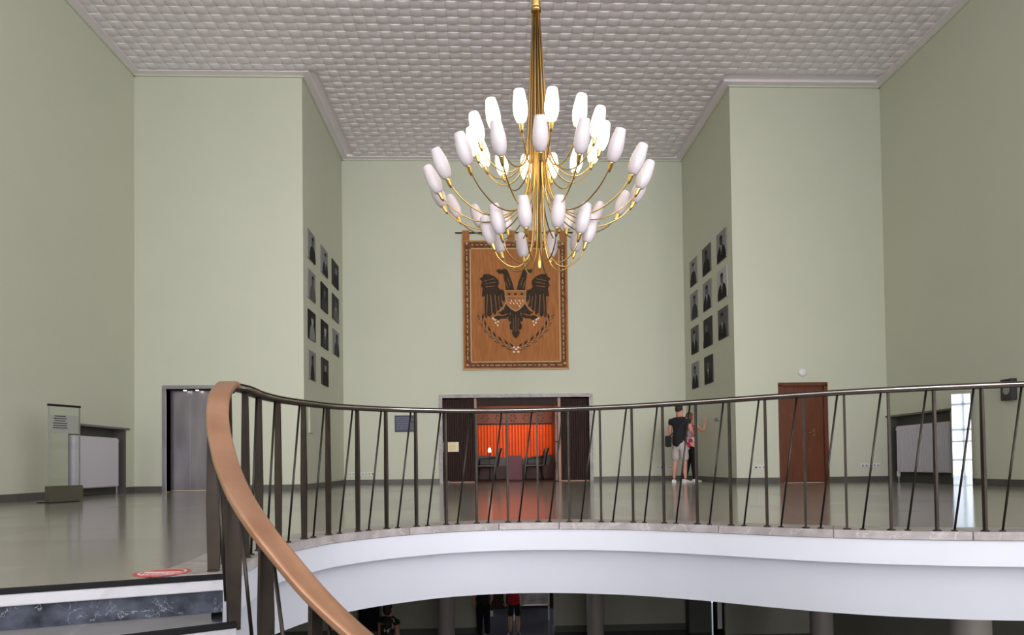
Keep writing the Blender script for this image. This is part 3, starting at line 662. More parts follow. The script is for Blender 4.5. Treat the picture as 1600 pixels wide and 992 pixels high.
dL = {(0, 0): 'dark-suited sitter turned aside on pale ground', (0, 1): 'sitter in grey jacket on pale grey ground', (0, 2): 'sitter in light coat on black ground', (0, 3): 'narrow dark standing figure on pale ground',
      (1, 0): 'grey-haired sitter in black suit on pale ground', (1, 1): 'very dark print of seated sitter', (1, 2): 'pale-faced sitter with white collar on black', (1, 3): 'dark print, face half lit',
      (2, 0): 'black-suited sitter on dark grey', (2, 1): 'grey-suited sitter with white collar on dark', (2, 2): 'dark-headed sitter on light ground'}
for (c, r), st in stL.items():
    a, b = colsL[c]; rr = rowL[r]
    if c == 1: rr = (rr[0] + 0.02, rr[1] + 0.02)
    if c == 2: rr = (rr[0] + 0.04, rr[1] + 0.04)
    w = 'lowest' if (c == 2 and r == 2) else word[r]
    portrait('L', a, b, rr[0], rr[1], st, 'left wall portrait, %s, %s, %s column' % (dL[(c, r)], w, ['near', 'middle', 'far'][c]))
colsR = [(14.08, 14.67), (15.09, 15.67), (16.09, 16.65)]
rowR = [(4.84, 5.48), (4.00, 4.66), (3.14, 3.80), (2.28, 2.92)]
stR = {(0, 0): (3, 0, 1, 1, 0.0, 0.46), (0, 1): (4, 0, 2, 1, 0.0, 0.46), (0, 2): (2, 0, 2, 1, -0.05, 0.40),
       (1, 0): (2, 0, 1, 0, 0.0, 0.42), (1, 1): (3, 0, 2, 1, 0.0, 0.44), (1, 2): (1, 0, 2, 0, -0.1, 0.44), (1, 3): (1, 0, 2, 1, 0.0, 0.40),
       (2, 0): (3, 0, 3, 0, 0.0, 0.40), (2, 1): (3, 1, 2, 0, 0.1, 0.42), (2, 2): (2, 0, 3, 1, 0.0, 0.42), (2, 3): (3, 0, 2, 1, 0.0, 0.42)}
dR = {(0, 0): 'dark-haired sitter with white tie on pale ground', (0, 1): 'sitter in spectacles and black suit on white', (0, 2): 'close-up face with white collar on grey',
      (1, 0): 'dark sitter against mid grey', (1, 1): 'sitter in open black jacket on pale ground', (1, 2): 'very dark print of face in profile', (1, 3): 'dark print with bright bow at collar',
      (2, 0): 'light-faced sitter in black on pale ground', (2, 1): 'grey-coated sitter on pale ground', (2, 2): 'bald sitter with white shirt on grey', (2, 3): 'black-haired sitter with white shirt front'}
for (c, r), st in stR.items():
    a, b = colsR[c]; rr = rowR[r]; w = 'lowest' if (c == 0 and r == 2) else word[r]
    portrait('R', a, b, rr[0], rr[1], st, 'right wall portrait, %s, %s, %s column' % (dR[(c, r)], w, ['near', 'middle', 'far'][c]))

# ------------------------------------------------------------------ elevator (door_1)
lift = sempty('door_1', (-5.91, WL, 0), label='steel lift doors in a grey metal frame on the left')
multibox('door_frame', [(EX0 - 0.075, EX0, WL - 0.025, WL + 0.22, 0, EZ), (EX1, EX1 + 0.075, WL - 0.025, WL + 0.22, 0, EZ), (EX0 - 0.075, EX1 + 0.075, WL - 0.025, WL + 0.22, EZ, EZ + 0.07)], M_steelf, lift)
em = (EX0 + EX1) / 2 - 0.06
for a, b, yy in ((EX0, em, 0.17), (em, EX1 - 0.12, 0.175), (EX1 - 0.12, EX1, 0.165)):
    bm = BM(); box(bm, a + 0.003, b - 0.003, WL + yy, WL + yy + 0.03, 0.02, EZ - 0.005); obj('door_leaf', bm, M_steel, lift)
bm = BM(); box(bm, EX0, EX1, WL + 0.0, WL + 0.165, EZ - 0.02, EZ - 0.001); hd = obj('lift_soffit', bm, M_black, lift)
for xx in (-6.02, -5.78):
    bm = BM(); lathe(bm, [(0.03, 0), (0.03, -0.012)], (xx, WL + 0.06, EZ - 0.02), n=12); obj('spot_lamp', bm, M_spot, lift)
bm = BM(); box(bm, EX0, EX1, WL - 0.01, WL + 0.2, 0.001, 0.012); obj('door_sill', bm, M_brass, lift)

# ------------------------------------------------------------------ right wooden door (door_2)
d2 = sempty('door_2', (6.59, WR, 0), label='red-brown wooden door on the right wing wall')
multibox('door_frame', [(DX0 - 0.06, DX0 + 0.02, WR - 0.03, WR + 0.1, 0, DZ), (DX1 - 0.02, DX1 + 0.06, WR - 0.03, WR + 0.1, 0, DZ), (DX0 - 0.06, DX1 + 0.06, WR - 0.03, WR + 0.1, DZ - 0.02, DZ + 0.05)], M_door, d2)
bm = BM(); box(bm, DX0 + 0.02, DX1 - 0.02, WR + 0.03, WR + 0.07, 0.005, DZ - 0.02); lf = obj('door_leaf', bm, M_door, d2)
bm = BM(); box(bm, 6.80, 6.83, WR + 0.012, WR + 0.03, 0.95, 1.12); tube(bm, [(6.815, WR + 0.0, 1.04), (6.70, WR + 0.0, 1.04)], 0.009, 8); tube(bm, [(6.815, WR + 0.03, 1.04), (6.815, WR, 1.04)], 0.008, 8)
bm2 = obj('door_handle', bm, M_brassd); bm2.data.transform(Matrix.Translation(-absloc(d2))); bm2.parent = lf

# ------------------------------------------------------------------ central portal (door_3) and lounge behind
d3 = sempty('door_3', (0.75, B, 0), label='wide marble-framed portal of dark ribbed wood doors')
multibox('door_frame', [(PX0 - 0.085, PX0, B - 0.06, B + T, 0, PZ), (PX1, PX1 + 0.09, B - 0.06, B + T, 0, PZ), (PX0 - 0.085, PX1 + 0.09, B - 0.06, B + T, PZ, PZ + 0.085)], M_frame, d3)
def ribbed(x0, x1, name, yy, m):
    bm = BM(); box(bm, x0, x1, yy + 0.02, yy + 0.05, 0.03, PZ - 0.03); lf = obj(name, bm, m, d3)
    n = int((x1 - x0) / 0.055); w = (x1 - x0) / n
    for i in range(n):
        bm = BM(); a = x0 + w * i
        prism(bm, [(a + 0.004, yy + 0.02), (a + w * .3, yy), (a + w * .7, yy), (a + w - 0.004, yy + 0.02)], 0.05, PZ - 0.04)
        s = obj('slat', bm, m); s.data.transform(Matrix.Translation(-absloc(d3))); s.parent = lf
    return lf
ribbed(PX0, -0.33, 'door_leaf', B + 0.12, M_wood)
ribbed(1.90, PX1, 'door_leaf', B + 0.12, M_wood)
multibox('door_jamb', [(-0.33, -0.27, B + 0.06, B + 0.2, 0.01, PZ - 0.001)], M_woodedge, d3)
multibox('door_jamb', [(1.83, 1.90, B + 0.06, B + 0.2, 0.01, PZ - 0.001)], M_woodedge, d3)
multibox('door_header', [(-0.27, 1.83, B + 0.1, B + 0.2, 1.98, PZ - 0.001)], M_wood, d3)
bm = BM(); box(bm, PX0, -0.33, B + 0.07, B + 0.14, 0.005, 0.03); box(bm, 1.9, PX1, B + 0.07, B + 0.14, 0.005, 0.03); obj('threshold', bm, M_woodedge, d3)
bm = BM()                                     # leaf folded open into the lounge on the right
box(bm, 1.775, 1.825, B + 0.24, B + 1.0, 0.02, 1.97); ol = obj('open_leaf', bm, M_door, d3)
bm = BM(); tube(bm, [(1.76, B + 0.10, 1.03), (1.97, B + 0.10, 1.03)], 0.013, 8); box(bm, 1.85, 1.88, B + 0.04, B + 0.11, 0.96, 1.1); obj('door_handle', bm, M_spk, d3)
# lounge shell
slab('wall_lounge_back', -2.6, 4.0, 20.45, 20.65, 0, 2.6, M_frieze)
slab('wall_lounge_left', -2.7, -2.6, B + T, 20.65, 0, 2.6, M_frieze)
slab('wall_lounge_right', 4.0, 4.1, B + T, 20.65, 0, 2.6, M_frieze)
slab('ceiling_lounge', -2.7, 4.1, B + T, 20.65, 2.5, 2.6, M_frieze)
slab('floor_lounge', -2.7, 4.1, B + 0.001, 20.65, -0.3, 0.0, M_lounge)
pn = sempty('trim_20', (0.8, 20.42, 0.6), label='orange vertical panelling lining the lounge')
x = -1.6
while x < 3.0:
    bm = BM(); prism(bm, [(x + 0.006, 20.445), (x + 0.02, 20.405), (x + 0.074, 20.405), (x + 0.088, 20.445)], 0.25, 1.66); obj('panel', bm, M_orange, pn); x += 0.094
fz = sempty('trim_21', (0.8, 20.42, 1.7), label='dark red frieze with rosettes above the orange panelling')
for i in range(9):
    bm = BM(); cx = -0.9 + 0.42 * i
    for k in range(6):
        a = k * PI / 3; plate(bm, [(cx + 0.04 * math.cos(a), 1.87 + 0.04 * math.sin(a)), (cx + 0.11 * math.cos(a - .3), 1.87 + 0.11 * math.sin(a - .3)), (cx + 0.13 * math.cos(a), 1.87 + 0.13 * math.sin(a)), (cx + 0.11 * math.cos(a + .3), 1.87 + 0.11 * math.sin(a + .3))], 20.42, 20.445)
    obj('rosette', bm, M_lounge, fz)
bm = BM(); box(bm, -1.4, 2.9, 20.40, 20.45, 1.67, 1.71); obj('moulding', bm, M_wood, fz)
tt = thing('tube_lamp', 'thin glowing tube lamp under the lounge ceiling', 'lamp', (0.6, 18.9, 2.5))
bm = BM(); tube(bm, [(-0.2, 18.9, 2.16), (1.35, 18.9, 2.18)], 0.02, 8); obj('tube', bm, M_tube, tt)
for xx in (0.0, 1.15):
    bm = BM(); tube(bm, [(xx, 18.9, 2.17), (xx, 18.9, 2.5)], 0.008, 6); obj('hanger', bm, M_spk, tt)
def armchair(x, y, s, label):
    t = thing('armchair', label, 'chair', (x, y, 0), 'dark chairs in the lounge')
    bm = BM(); prism(bm, [(x - 0.27, y - 0.27), (x + 0.27, y - 0.25), (x + 0.24, y + 0.27), (x - 0.24, y + 0.27)], 0.38, 0.47); bevel(obj('seat', bm, M_chair, t), 0.03)
    bm = BM(); bx = x + s * 0.27
    V = []
    for z, dx, w in ((0.42, 0, 0.25), (0.62, 0.03, 0.28), (0.80, 0.07, 0.25), (0.92, 0.11, 0.14)):
        V.append([bm.verts.new((bx + s * (dx + e) - s * (0.05 if abs(q) > .6 else 0), y + q * w, z)) for e in (0, 0.06) for q in (-1, -.5, 0, .5, 1)])
    for a, b in zip(V[:-1], V[1:]):
        for q in range(4): bm.faces.new((a[q], a[q + 1], b[q + 1], b[q])); bm.faces.new((a[5 + q], b[5 + q], b[6 + q], a[6 + q]))
        bm.faces.new((a[0], b[0], b[5], a[5])); bm.faces.new((a[4], a[9], b[9], b[4]))
    for q in range(4): bm.faces.new((V[-1][q], V[-1][q + 1], V[-1][6 + q], V[-1][5 + q])); bm.faces.new((V[0][q + 1], V[0][q], V[0][5 + q], V[0][6 + q]))
    obj('backrest', bm, M_chair, t)
    for q in (-1, 1):
        bm = BM(); tube(bm, [(x - s * 0.22, y + q * 0.27, 0.45), (x - s * 0.2, y + q * 0.28, 0.62), (x + s * 0.28, y + q * 0.27, 0.66)], 0.022, 6); obj('armrest', bm, M_chair, t)
        for e in (-1, 1):
            bm = BM(); tube(bm, [(x + e * 0.2, y + q * 0.2, 0.40), (x + e * 0.26, y + q * 0.24, 0.0)], [0.022, 0.014], 6); obj('leg', bm, M_chair, t)
armchair(-0.02, 19.2, 1, 'dark lounge chair on the left, seen side-on by the table lamp')
armchair(1.33, 19.3, 1, 'dark lounge chair right of the mauve block, its back pointed')
armchair(-0.70, 18.8, -1, 'dark lounge chair half hidden behind the left door jamb')
bm = BM(); box(bm, 0.60, 1.0, 19.5, 19.9, 0.0, 0.72); tb = tag(bevel(obj('pedestal_table', bm, M_purple), 0.015), 'mauve square block table between the lounge chairs', 'table')
bn = thing('bench', 'dark curved bench along the orange lounge wall', 'bench', (0.8, 20.2, 0))
bm = BM(); box(bm, -1.6, 2.9, 19.95, 20.38, 0.0, 0.42); bevel(obj('seat', bm, M_lounge, bn), 0.03)
bm = BM()
P = []
for i in range(31):
    xx = -1.6 + 4.5 * i / 30; P.append((xx, 0.60 + 0.14 * abs(math.sin((xx - 0.85) * 1.35))))
plate(bm, [(-1.6, 0.40), (2.9, 0.40)] + P[::-1], 20.30, 20.39); obj('backrest', bm, M_chair, bn)
tl_ = thing('floor_lamp', 'small lounge lamp with glowing white shade on a dark stem', 'lamp', (0.06, 19.75, 0))
bm = BM(); tube(bm, [(0.06, 19.75, 0.0), (0.06, 19.75, 0.84)], 0.012, 6); lathe(bm, [(0.11, 0.0), (0.10, 0.02)], (0.06, 19.75, 0), n=14); obj('stem', bm, M_chair, tl_)
bm = BM(); lathe(bm, [(0.045, 0.82), (0.05, 0.86), (0.03, 0.95)], (0.06, 19.75, 0), n=12); obj('lamp_shade', bm, M_lampw, tl_)

# notices beside and on the portal
def text_lines(x0, x1, y, z0, z1, n, m, parent, ragged=0.3, name='print_line'):
    bm = BM(); h = (z1 - z0) / n
    for i in range(n):
        z = z1 - h * (i + 0.6); xe = x1 - (x1 - x0) * random.random() * ragged; xx = x0
        while xx < xe:
            l = random.uniform(0.02, 0.07) * (x1 - x0) / 0.45; box(bm, xx, min(xx + l, xe), y - 0.002, y, z, z + h * 0.42); xx += l + 0.012
    o = obj(name, bm, m, parent); return o
s = thing('wall_sign', 'navy blue text board on the back wall left of the portal', 'sign', (-2.09, B, 1.32))
bm = BM(); box(bm, -2.36, -1.81, B - 0.02, B - 0.001, 1.32, 1.745); obj('board', bm, M_navy, s)
text_lines(-2.32, -1.86, B - 0.02, 1.37, 1.70, 7, M_navyt, s)
s = thing('door_notice', 'cream notice plate fixed to the left ribbed portal door', 'sign', (-0.88, B + 0.1, 0.79))
bm = BM(); box(bm, -1.13, -1.06, B + 0.08, B + 0.115, 0.80, 1.06); obj('side_strip', bm, M_vinylw, s)
bm = BM(); box(bm, -1.02, -0.74, B + 0.10, B + 0.117, 0.80, 1.05); obj('plate', bm, M_cream, s)
text_lines(-0.99, -0.78, B + 0.10, 0.84, 1.02, 5, M_gold, s)
bm = BM(); lathe(bm, [(0.0, 0), (0.03, 0.005), (0.035, 0.03), (0.02, 0.055), (0.002, 0.06)], (-1.0, B - 0.02, 0.0), n=10, cap=False)
tag(obj('door_stop', bm, M_steelf), 'small round metal door stop on floor before the left portal door', 'door stop')

# ------------------------------------------------------------------ radiators in their niches
def niche(side):
    X = XL if side == 'L' else XR; s = -1 if side == 'L' else 1
    y0, y1, zt = (11.45, 13.25, 1.25) if side == 'L' else (11.86, 13.75, 1.37)
    x1 = X + s * 0.26
    nm = 'trim_22' if side == 'L' else 'trim_23'
    L = [(min(x1, x1 - s * 0.03), max(x1, x1 - s * 0.03), y0, y1, 0, zt), (min(X, x1), max(X, x1), y0, y0 + 0.015, 0, zt), (min(X, x1), max(X, x1), y1 - 0.015, y1, 0, zt), (min(X, x1), max(X, x1), y0, y1, -0.05, 0.001)]
    n = multibox(nm, L, M_niche, None, 'dark lined radiator niche in the %s wall' % ('left' if side == 'L' else 'right'))
    bm = BM(); a = X - s * 0.045; box(bm, min(a, x1), max(a, x1), y0 - 0.03, y1 + 0.06, zt - 0.035, zt + 0.0); obj('sill', bm, M_sill, n)
niche('L'); niche('R')
def radiator(side, y0, y1, z0, z1, label, ribs):
    X = XL if side == 'L' else XR; s = -1 if side == 'L' else 1
    a, b = X + s * 0.02, X + s * 0.12
    t = thing('radiator', label, 'radiator', ((a + b) / 2, (y0 + y1) / 2, z0), None)
    bm = BM(); box(bm, min(a, b), max(a, b), y0, y1, z0, z1); bevel(obj('body', bm, M_rad, t), 0.008)
    f = X - s * 0.012
    if ribs:
        n = 30; w = (y1 - y0) / n
        for i in range(n):
            bm = BM(); yy = y0 + w * i
            V = [(yy + w * .18, a), (yy + w * .24, f), (yy + w * .62, f), (yy + w * .70, a)]
            prism(bm, [(q[1], q[0]) for q in V], z0 + 0.01, z1 - 0.01); obj('rib', bm, M_rad, t)
    else:
        bm = BM(); box(bm, min(f, a), max(f, a), y0 + 0.01, y1 - 0.01, z0 + 0.015, z1 - 0.015); bevel(obj('front_panel', bm, M_rad, t), 0.006)
    ve = y1
    bm = BM(); tube(bm, [((a + b) / 2, ve, z1 - 0.06), ((a + b) / 2, ve + 0.10, z1 - 0.06)], 0.03, 10); obj('end_plug', bm, M_rad, t)
    bm = BM(); xx = (a + b) / 2; tube(bm, [(xx, ve - 0.01, z0 + 0.06), (xx, ve + 0.07, z0 + 0.06), (xx, ve + 0.07, 0.0)], 0.014, 8); obj('pipe', bm, M_rad, t)
    if ribs: bm = BM(); lathe(bm, [(0.03, 0.10), (0.036, 0.13), (0.036, 0.21), (0.02, 0.24), (0.02, 0.30)], (xx, ve + 0.07, 0), n=12); obj('valve', bm, M_plastic, t)
radiator('L', 11.59, 12.98, 0.13, 1.05, 'flat white radiator in the left wall niche behind the glass stand', False)
radiator('R', 11.93, 13.48, 0.20, 1.14, 'ribbed pale grey radiator in the right wall niche', True)

# ------------------------------------------------------------------ glass information stand on the left
GX, GY = -6.04, 9.82
st = thing('information_stand', 'tall clear glass information stand on olive block base by left wall', 'stand', (GX, GY, 0))
ang = math.radians(66)
def rotbox(bm, hx, hy, z0, z1, dx=0, dy=0):
    P = []
    for sx, sy in ((-1, -1), (1, -1), (1, 1), (-1, 1)):
        lx, ly = dx + sx * hx, dy + sy * hy; P.append((GX + lx * math.cos(ang) - ly * math.sin(ang), GY + lx * math.sin(ang) + ly * math.cos(ang)))
    prism(bm, P, z0, z1)
bm = BM(); rotbox(bm, 0.24, 0.05, 0.008, 0.235); obj('base_block', bm, M_olive, st)
bm = BM(); rotbox(bm, 0.20, 0.16, 0.0, 0.010, -0.06, 0.03); obj('foot_plate', bm, M_black, st)
bm = BM(); rotbox(bm, 0.215, 0.008, 0.235, 1.36); obj('glass_pane', bm, M_glass, st)
bm = BM(); rotbox(bm, 0.235, 0.014, 1.36, 1.39); obj('top_cap', bm, M_black, st)
bm = BM(); rotbox(bm, 0.006, 0.012, 0.235, 1.36, -0.221); obj('side_strip', bm, M_grey, st)
bm = BM(); rotbox(bm, 0.006, 0.012, 0.235, 1.36, 0.221); obj('side_strip', bm, M_steelf, st)
bm = BM(); rotbox(bm, 0.20, 0.002, 0.98, 1.24, 0.0, -0.012); gp = obj('notice_sheet', bm, M_grey, st)
for i in range(6):
    bm = BM(); rotbox(bm, 0.07 + 0.04 * random.random(), 0.001, 1.215 - 0.033 * i, 1.228 - 0.033 * i, -0.07, -0.016)
    q = obj('print_line', bm, M_spk); q.data.transform(Matrix.Translation(-absloc(st))); q.parent = gp

# floor markings
fs = thing('floor_sticker', 'round red and white floor sticker at the stair head', 'sticker', (-1.435, 3.02, 0.0005))
def disc(bm, r0, r1, z, n=32):
    cx, cy = -1.435, 3.02
    a = [bm.verts.new((cx + r1 * math.cos(k * 2 * PI / n), cy + r1 * math.sin(k * 2 * PI / n), z)) for k in range(n)]
    if r0 == 0:
        bm.faces.new(a); b2 = [bm.verts.new((v.co.x, v.co.y, z - 0.0012)) for v in a]
        for k in range(n): bm.faces.new((a[k], a[(k + 1) % n], b2[(k + 1) % n], b2[k]))
    else:
        b = [bm.verts.new((cx + r0 * math.cos(k * 2 * PI / n), cy + r0 * math.sin(k * 2 * PI / n), z)) for k in range(n)]
        for k in range(n): bm.faces.new((a[k], a[(k + 1) % n], b[(k + 1) % n], b[k]))
bm = BM(); disc(bm, 0, 0.115, 0.0016); obj('disc', bm, M_red, fs)
bm = BM(); disc(bm, 0.088, 0.098, 0.0022); obj('ring', bm, M_vinylw, fs)
bm = BM()
for i in range(7): box(bm, -1.50 + i * 0.02, -1.487 + i * 0.02, 2.965, 2.99, 0.0016, 0.0024)
box(bm, -1.51, -1.36, 3.01, 3.035, 0.0016, 0.0024); obj('print_line', bm, M_vinylw, fs)

# ------------------------------------------------------------------ sockets, detector, loudspeaker
def sockets(x0, x1, y, z, n, label, plug=None):
    t = thing('socket_strip', label, 'socket', ((x0 + x1) / 2, y, z))
    w = (x1 - x0) / n
    for i in range(n):
        bm = BM(); a = x0 + w * i; box(bm, a + 0.002, a + w - 0.002, y - 0.015, y - 0.001, z - 0.042, z + 0.042); p = bevel(obj('socket', bm, M_plastic, t), 0.004)
        bm = BM(); lathe(bm, [(0.022, 0), (0.020, -0.003)], (a + w / 2, y - 0.015, z), (0, 1, 0), n=12)
        q = obj('socket_face', bm, M_grey if i != plug else M_spk); q.data.transform(Matrix.Translation(-absloc(t))); q.parent = p
sockets(-3.54, -3.37, B, 0.26, 2, 'white double socket low on back wall by left corner')
sockets(-3.30, -2.88, B, 0.26, 5, 'long white socket strip low on back wall left of portal', 4)
sockets(4.36, 4.54, B, 0.33, 2, 'white double socket low on back wall behind the couple', 1)
sockets(4.62, 4.93, B, 0.33, 4, 'white socket strip low on back wall nearest right corner')
sockets(5.53, 5.77, WR, 0.33, 3, 'white socket strip left of the red-brown door', 0)
sockets(7.79, 8.20, WR, 0.34, 5, 'white socket strip right of the red-brown door')
bm = BM(); lathe(bm, [(0.085, 0.0), (0.09, -0.02), (0.085, -0.045), (0.06, -0.06), (0.01, -0.064)], (6.586, WR, 2.30), (0, 1, 0), n=24)
tag(obj('smoke_detector', bm, M_plastic), 'round white detector on wall above the red-brown door', 'detector')
t = thing('wall_speaker', 'small dark box loudspeaker high on the right wall at frame edge', 'loudspeaker', (XR, 10.43, 1.38))
bm = BM(); box(bm, XR - 0.10, XR - 0.001, 10.31, 10.54, 1.38, 1.72); bevel(obj('body', bm, M_spk, t), 0.008)
bm = BM(); lathe(bm, [(0.07, 0), (0.065, -0.004)], (XR - 0.10, 10.42, 1.54), (1, 0, 0), n=16); obj('cone', bm, M_grey, t)
bm = BM(); box(bm, SL + 0.001, SL + 0.035, 13.86, 14.16, 1.15, 1.75); tag(bevel(obj('wall_dispenser', bm, M_wall), 0.02), 'pale wall-coloured dispenser box on left alcove wall below portraits', 'dispenser')
bm = BM(); box(bm, SR - 0.03, SR - 0.001, 14.75, 15.0, 1.38, 1.44); tag(obj('wall_label', bm, M_grey), 'small grey caption plate on right alcove wall beside the couple', 'plate')

# ------------------------------------------------------------------ glass stand by the right wall, reflecting the bright windows opposite
gs = thing('glass_panel_stand', 'tall bright mirror-like glass panel reflecting windows beside the ribbed radiator', 'stand', (8.17, 11.29, 0))
pa, pb = Vector((8.047, 11.347, 0)), Vector((8.30, 11.23, 0)); pn_ = Vector((-0.421, -0.907, 0))
bm = BM(); prism(bm, [pa, pb, pb - pn_ * 0.02, pa - pn_ * 0.02], 0.012, 1.575); obj('mirror_glass', bm, M_mirror, gs)
bm = BM(); prism(bm, [pa - pn_ * 0.03 + pn_ * 0.05, pb + pn_ * 0.02, pb - pn_ * 0.06, pa - pn_ * 0.06], 0.0, 0.012); obj('foot_plate', bm, M_steelf, gs)
# window bars in front of the rear glazing
g = sempty('window_1', (0.6, -15.4, -3.0), label='tall rear window with slim grey glazing bars')
for k in range(11):
    x = -5.1 + 1.14 * k; bm = BM(); box(bm, x - 0.04, x + 0.04, -15.45, -15.38, -3.0, 6.8); obj('mullion', bm, M_mull, g)
for z in (-3.0, -0.6, 0.35, 1.9, 3.2, 4.9, 6.7):
    bm = BM(); box(bm, -5.1, 6.3, -15.47, -15.40, z, z + 0.10); obj('transom', bm, M_mull, g)

# ------------------------------------------------------------------ lower hall
slab('floor_lower', XL, XR, RY, 20.4, LZ - 0.2, LZ, M_lowfloor)
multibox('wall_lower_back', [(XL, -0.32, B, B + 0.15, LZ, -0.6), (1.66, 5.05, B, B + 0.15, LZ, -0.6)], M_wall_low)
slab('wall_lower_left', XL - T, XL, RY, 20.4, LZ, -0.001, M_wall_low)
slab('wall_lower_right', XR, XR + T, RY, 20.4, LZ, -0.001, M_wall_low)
slab('wall_lower_recess', -0.5, 2.0, 20.2, 20.4, LZ, -0.6, M_wood)
slab('wall_lower_pier', 5.05, 5.62, 16.9, B + 0.15, LZ, -0.6, M_niche)
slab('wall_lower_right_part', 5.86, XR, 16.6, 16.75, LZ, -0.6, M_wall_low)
multibox('baseboard_lower', [(XL, -0.32, B - 0.03, B, LZ, LZ + 0.16), (1.66, 5.05, B - 0.03, B, LZ, LZ + 0.16)], M_niche)
for x, y, lab in ((-1.02, 16.0, 'slim round column in lower hall left of the red-shirted visitor'), (2.52, 16.0, 'slim round column in lower hall right of the dark doorway'), (6.145, 12.3, 'round column in the dark right part of lower hall'), (5.171, 7.1, 'nearest thick-looking column, lower hall at far right')):
    t = thing('column', lab, 'column', (x, y, LZ))
    bm = BM(); lathe(bm, [(0.2, LZ + 0.08), (0.2, -0.62)], (x, y, 0), n=28, cap=False); obj('shaft', bm, M_column, t)
    bm = BM(); lathe(bm, [(0.24, LZ), (0.24, LZ + 0.06), (0.2, LZ + 0.08)], (x, y, 0), n=28); obj('base', bm, M_column, t)
t = thing('notice_board', 'framed notice board in the dark doorway of lower hall', 'board', (1.2, 18.6, -3.6))
bm = BM(); box(bm, 0.70, 1.62, 18.6, 18.64, -3.40, -2.3); obj('backing', bm, M_poster, t)
bm = BM(); box(bm, 0.66, 0.70, 18.57, 18.64, -3.44, -2.26); box(bm, 1.62, 1.66, 18.57, 18.64, -3.44, -2.26); box(bm, 0.66, 1.66, 18.57, 18.64, -3.44, -3.40); box(bm, 0.66, 1.66, 18.57, 18.64, -2.3, -2.26); obj('frame', bm, M_steelf, t)
bm = BM(); box(bm, 0.66, 0.70, 18.59, 18.63, LZ, -3.44); box(bm, 1.62, 1.66, 18.59, 18.63, LZ, -3.44); obj('leg', bm, M_steelf, t)
t = thing('dark_wall_panel', 'black framed panel on the lower hall wall at left', 'picture', (-3.05, B, -3.7))
bm = BM(); box(bm, -3.30, -2.78, B - 0.04, B - 0.001, -3.72, -2.9); obj('backing', bm, M_black, t)
bm = BM(); box(bm, -3.34, -3.30, B - 0.05, B - 0.001, -3.76, -2.86); box(bm, -2.78, -2.74, B - 0.05, B - 0.001, -3.76, -2.86); box(bm, -3.34, -2.74, B - 0.05, B - 0.001, -3.76, -3.72); box(bm, -3.34, -2.74, B - 0.05, B - 0.001, -2.9, -2.86); obj('frame', bm, M_niche, t)
g = sempty('window_2', (5.78, 16.8, LZ), label='narrow black-framed window in the lower hall at right')
bm = BM(); box(bm, 5.62, 5.70, 16.7, 16.8, LZ, -0.6); box(bm, 5.83, 5.88, 16.7, 16.8, LZ, -0.6); box(bm, 5.62, 5.88, 16.7, 16.8, LZ, LZ + 0.12); obj('window_frame', bm, M_black, g)
bm = BM(); box(bm, 5.70, 5.83, 16.74, 16.76, LZ + 0.12, -0.6); obj('pane', bm, M_plastic, g)  # opaque white, the bright look of the pane is put into its colour

# ------------------------------------------------------------------ people
def skin_mesh(name, verts, edges, m, parent, sub=1, root=0, zscale=None):
    me = bpy.data.meshes.new(name); me.from_pydata([v[:3] for v in verts], edges, []); me.materials.append(m)
    o = bpy.data.objects.new(name, me); C.objects.link(o)
    sk = o.modifiers.new('skin', 'SKIN')
    for i, v in enumerate(verts):
        rx = v[3]; ry = v[4] if len(v) > 4 else v[3]
        me.skin_vertices[0].data[i].radius = (rx, ry); me.skin_vertices[0].data[i].use_root = (i == root)
    sk.use_smooth_shade = True; sk.branch_smoothing = 0.3
    ss = o.modifiers.new('sub', 'SUBSURF'); ss.levels = sub; ss.render_levels = sub
    if parent: o.parent = parent
    return o
def chainmesh(name, chains, m, parent, rot, sub=1):
    """chains: list of lists of (x,y,z,r[,r2]); a point may be an int index of an earlier vertex. local coords: +y = facing direction"""
    V, E = [], []
    for ch_ in chains:
        prev = None
        for p in ch_:
            if isinstance(p, int): idx = p
            else:
                x, y, z = p[:3]; V.append((x * math.cos(rot) - y * math.sin(rot), x * math.sin(rot) + y * math.cos(rot), z) + tuple(p[3:])); idx = len(V) - 1
            if prev is not None: E.append((prev, idx))
            prev = idx
    return skin_mesh(name, V, E, m, parent, sub)
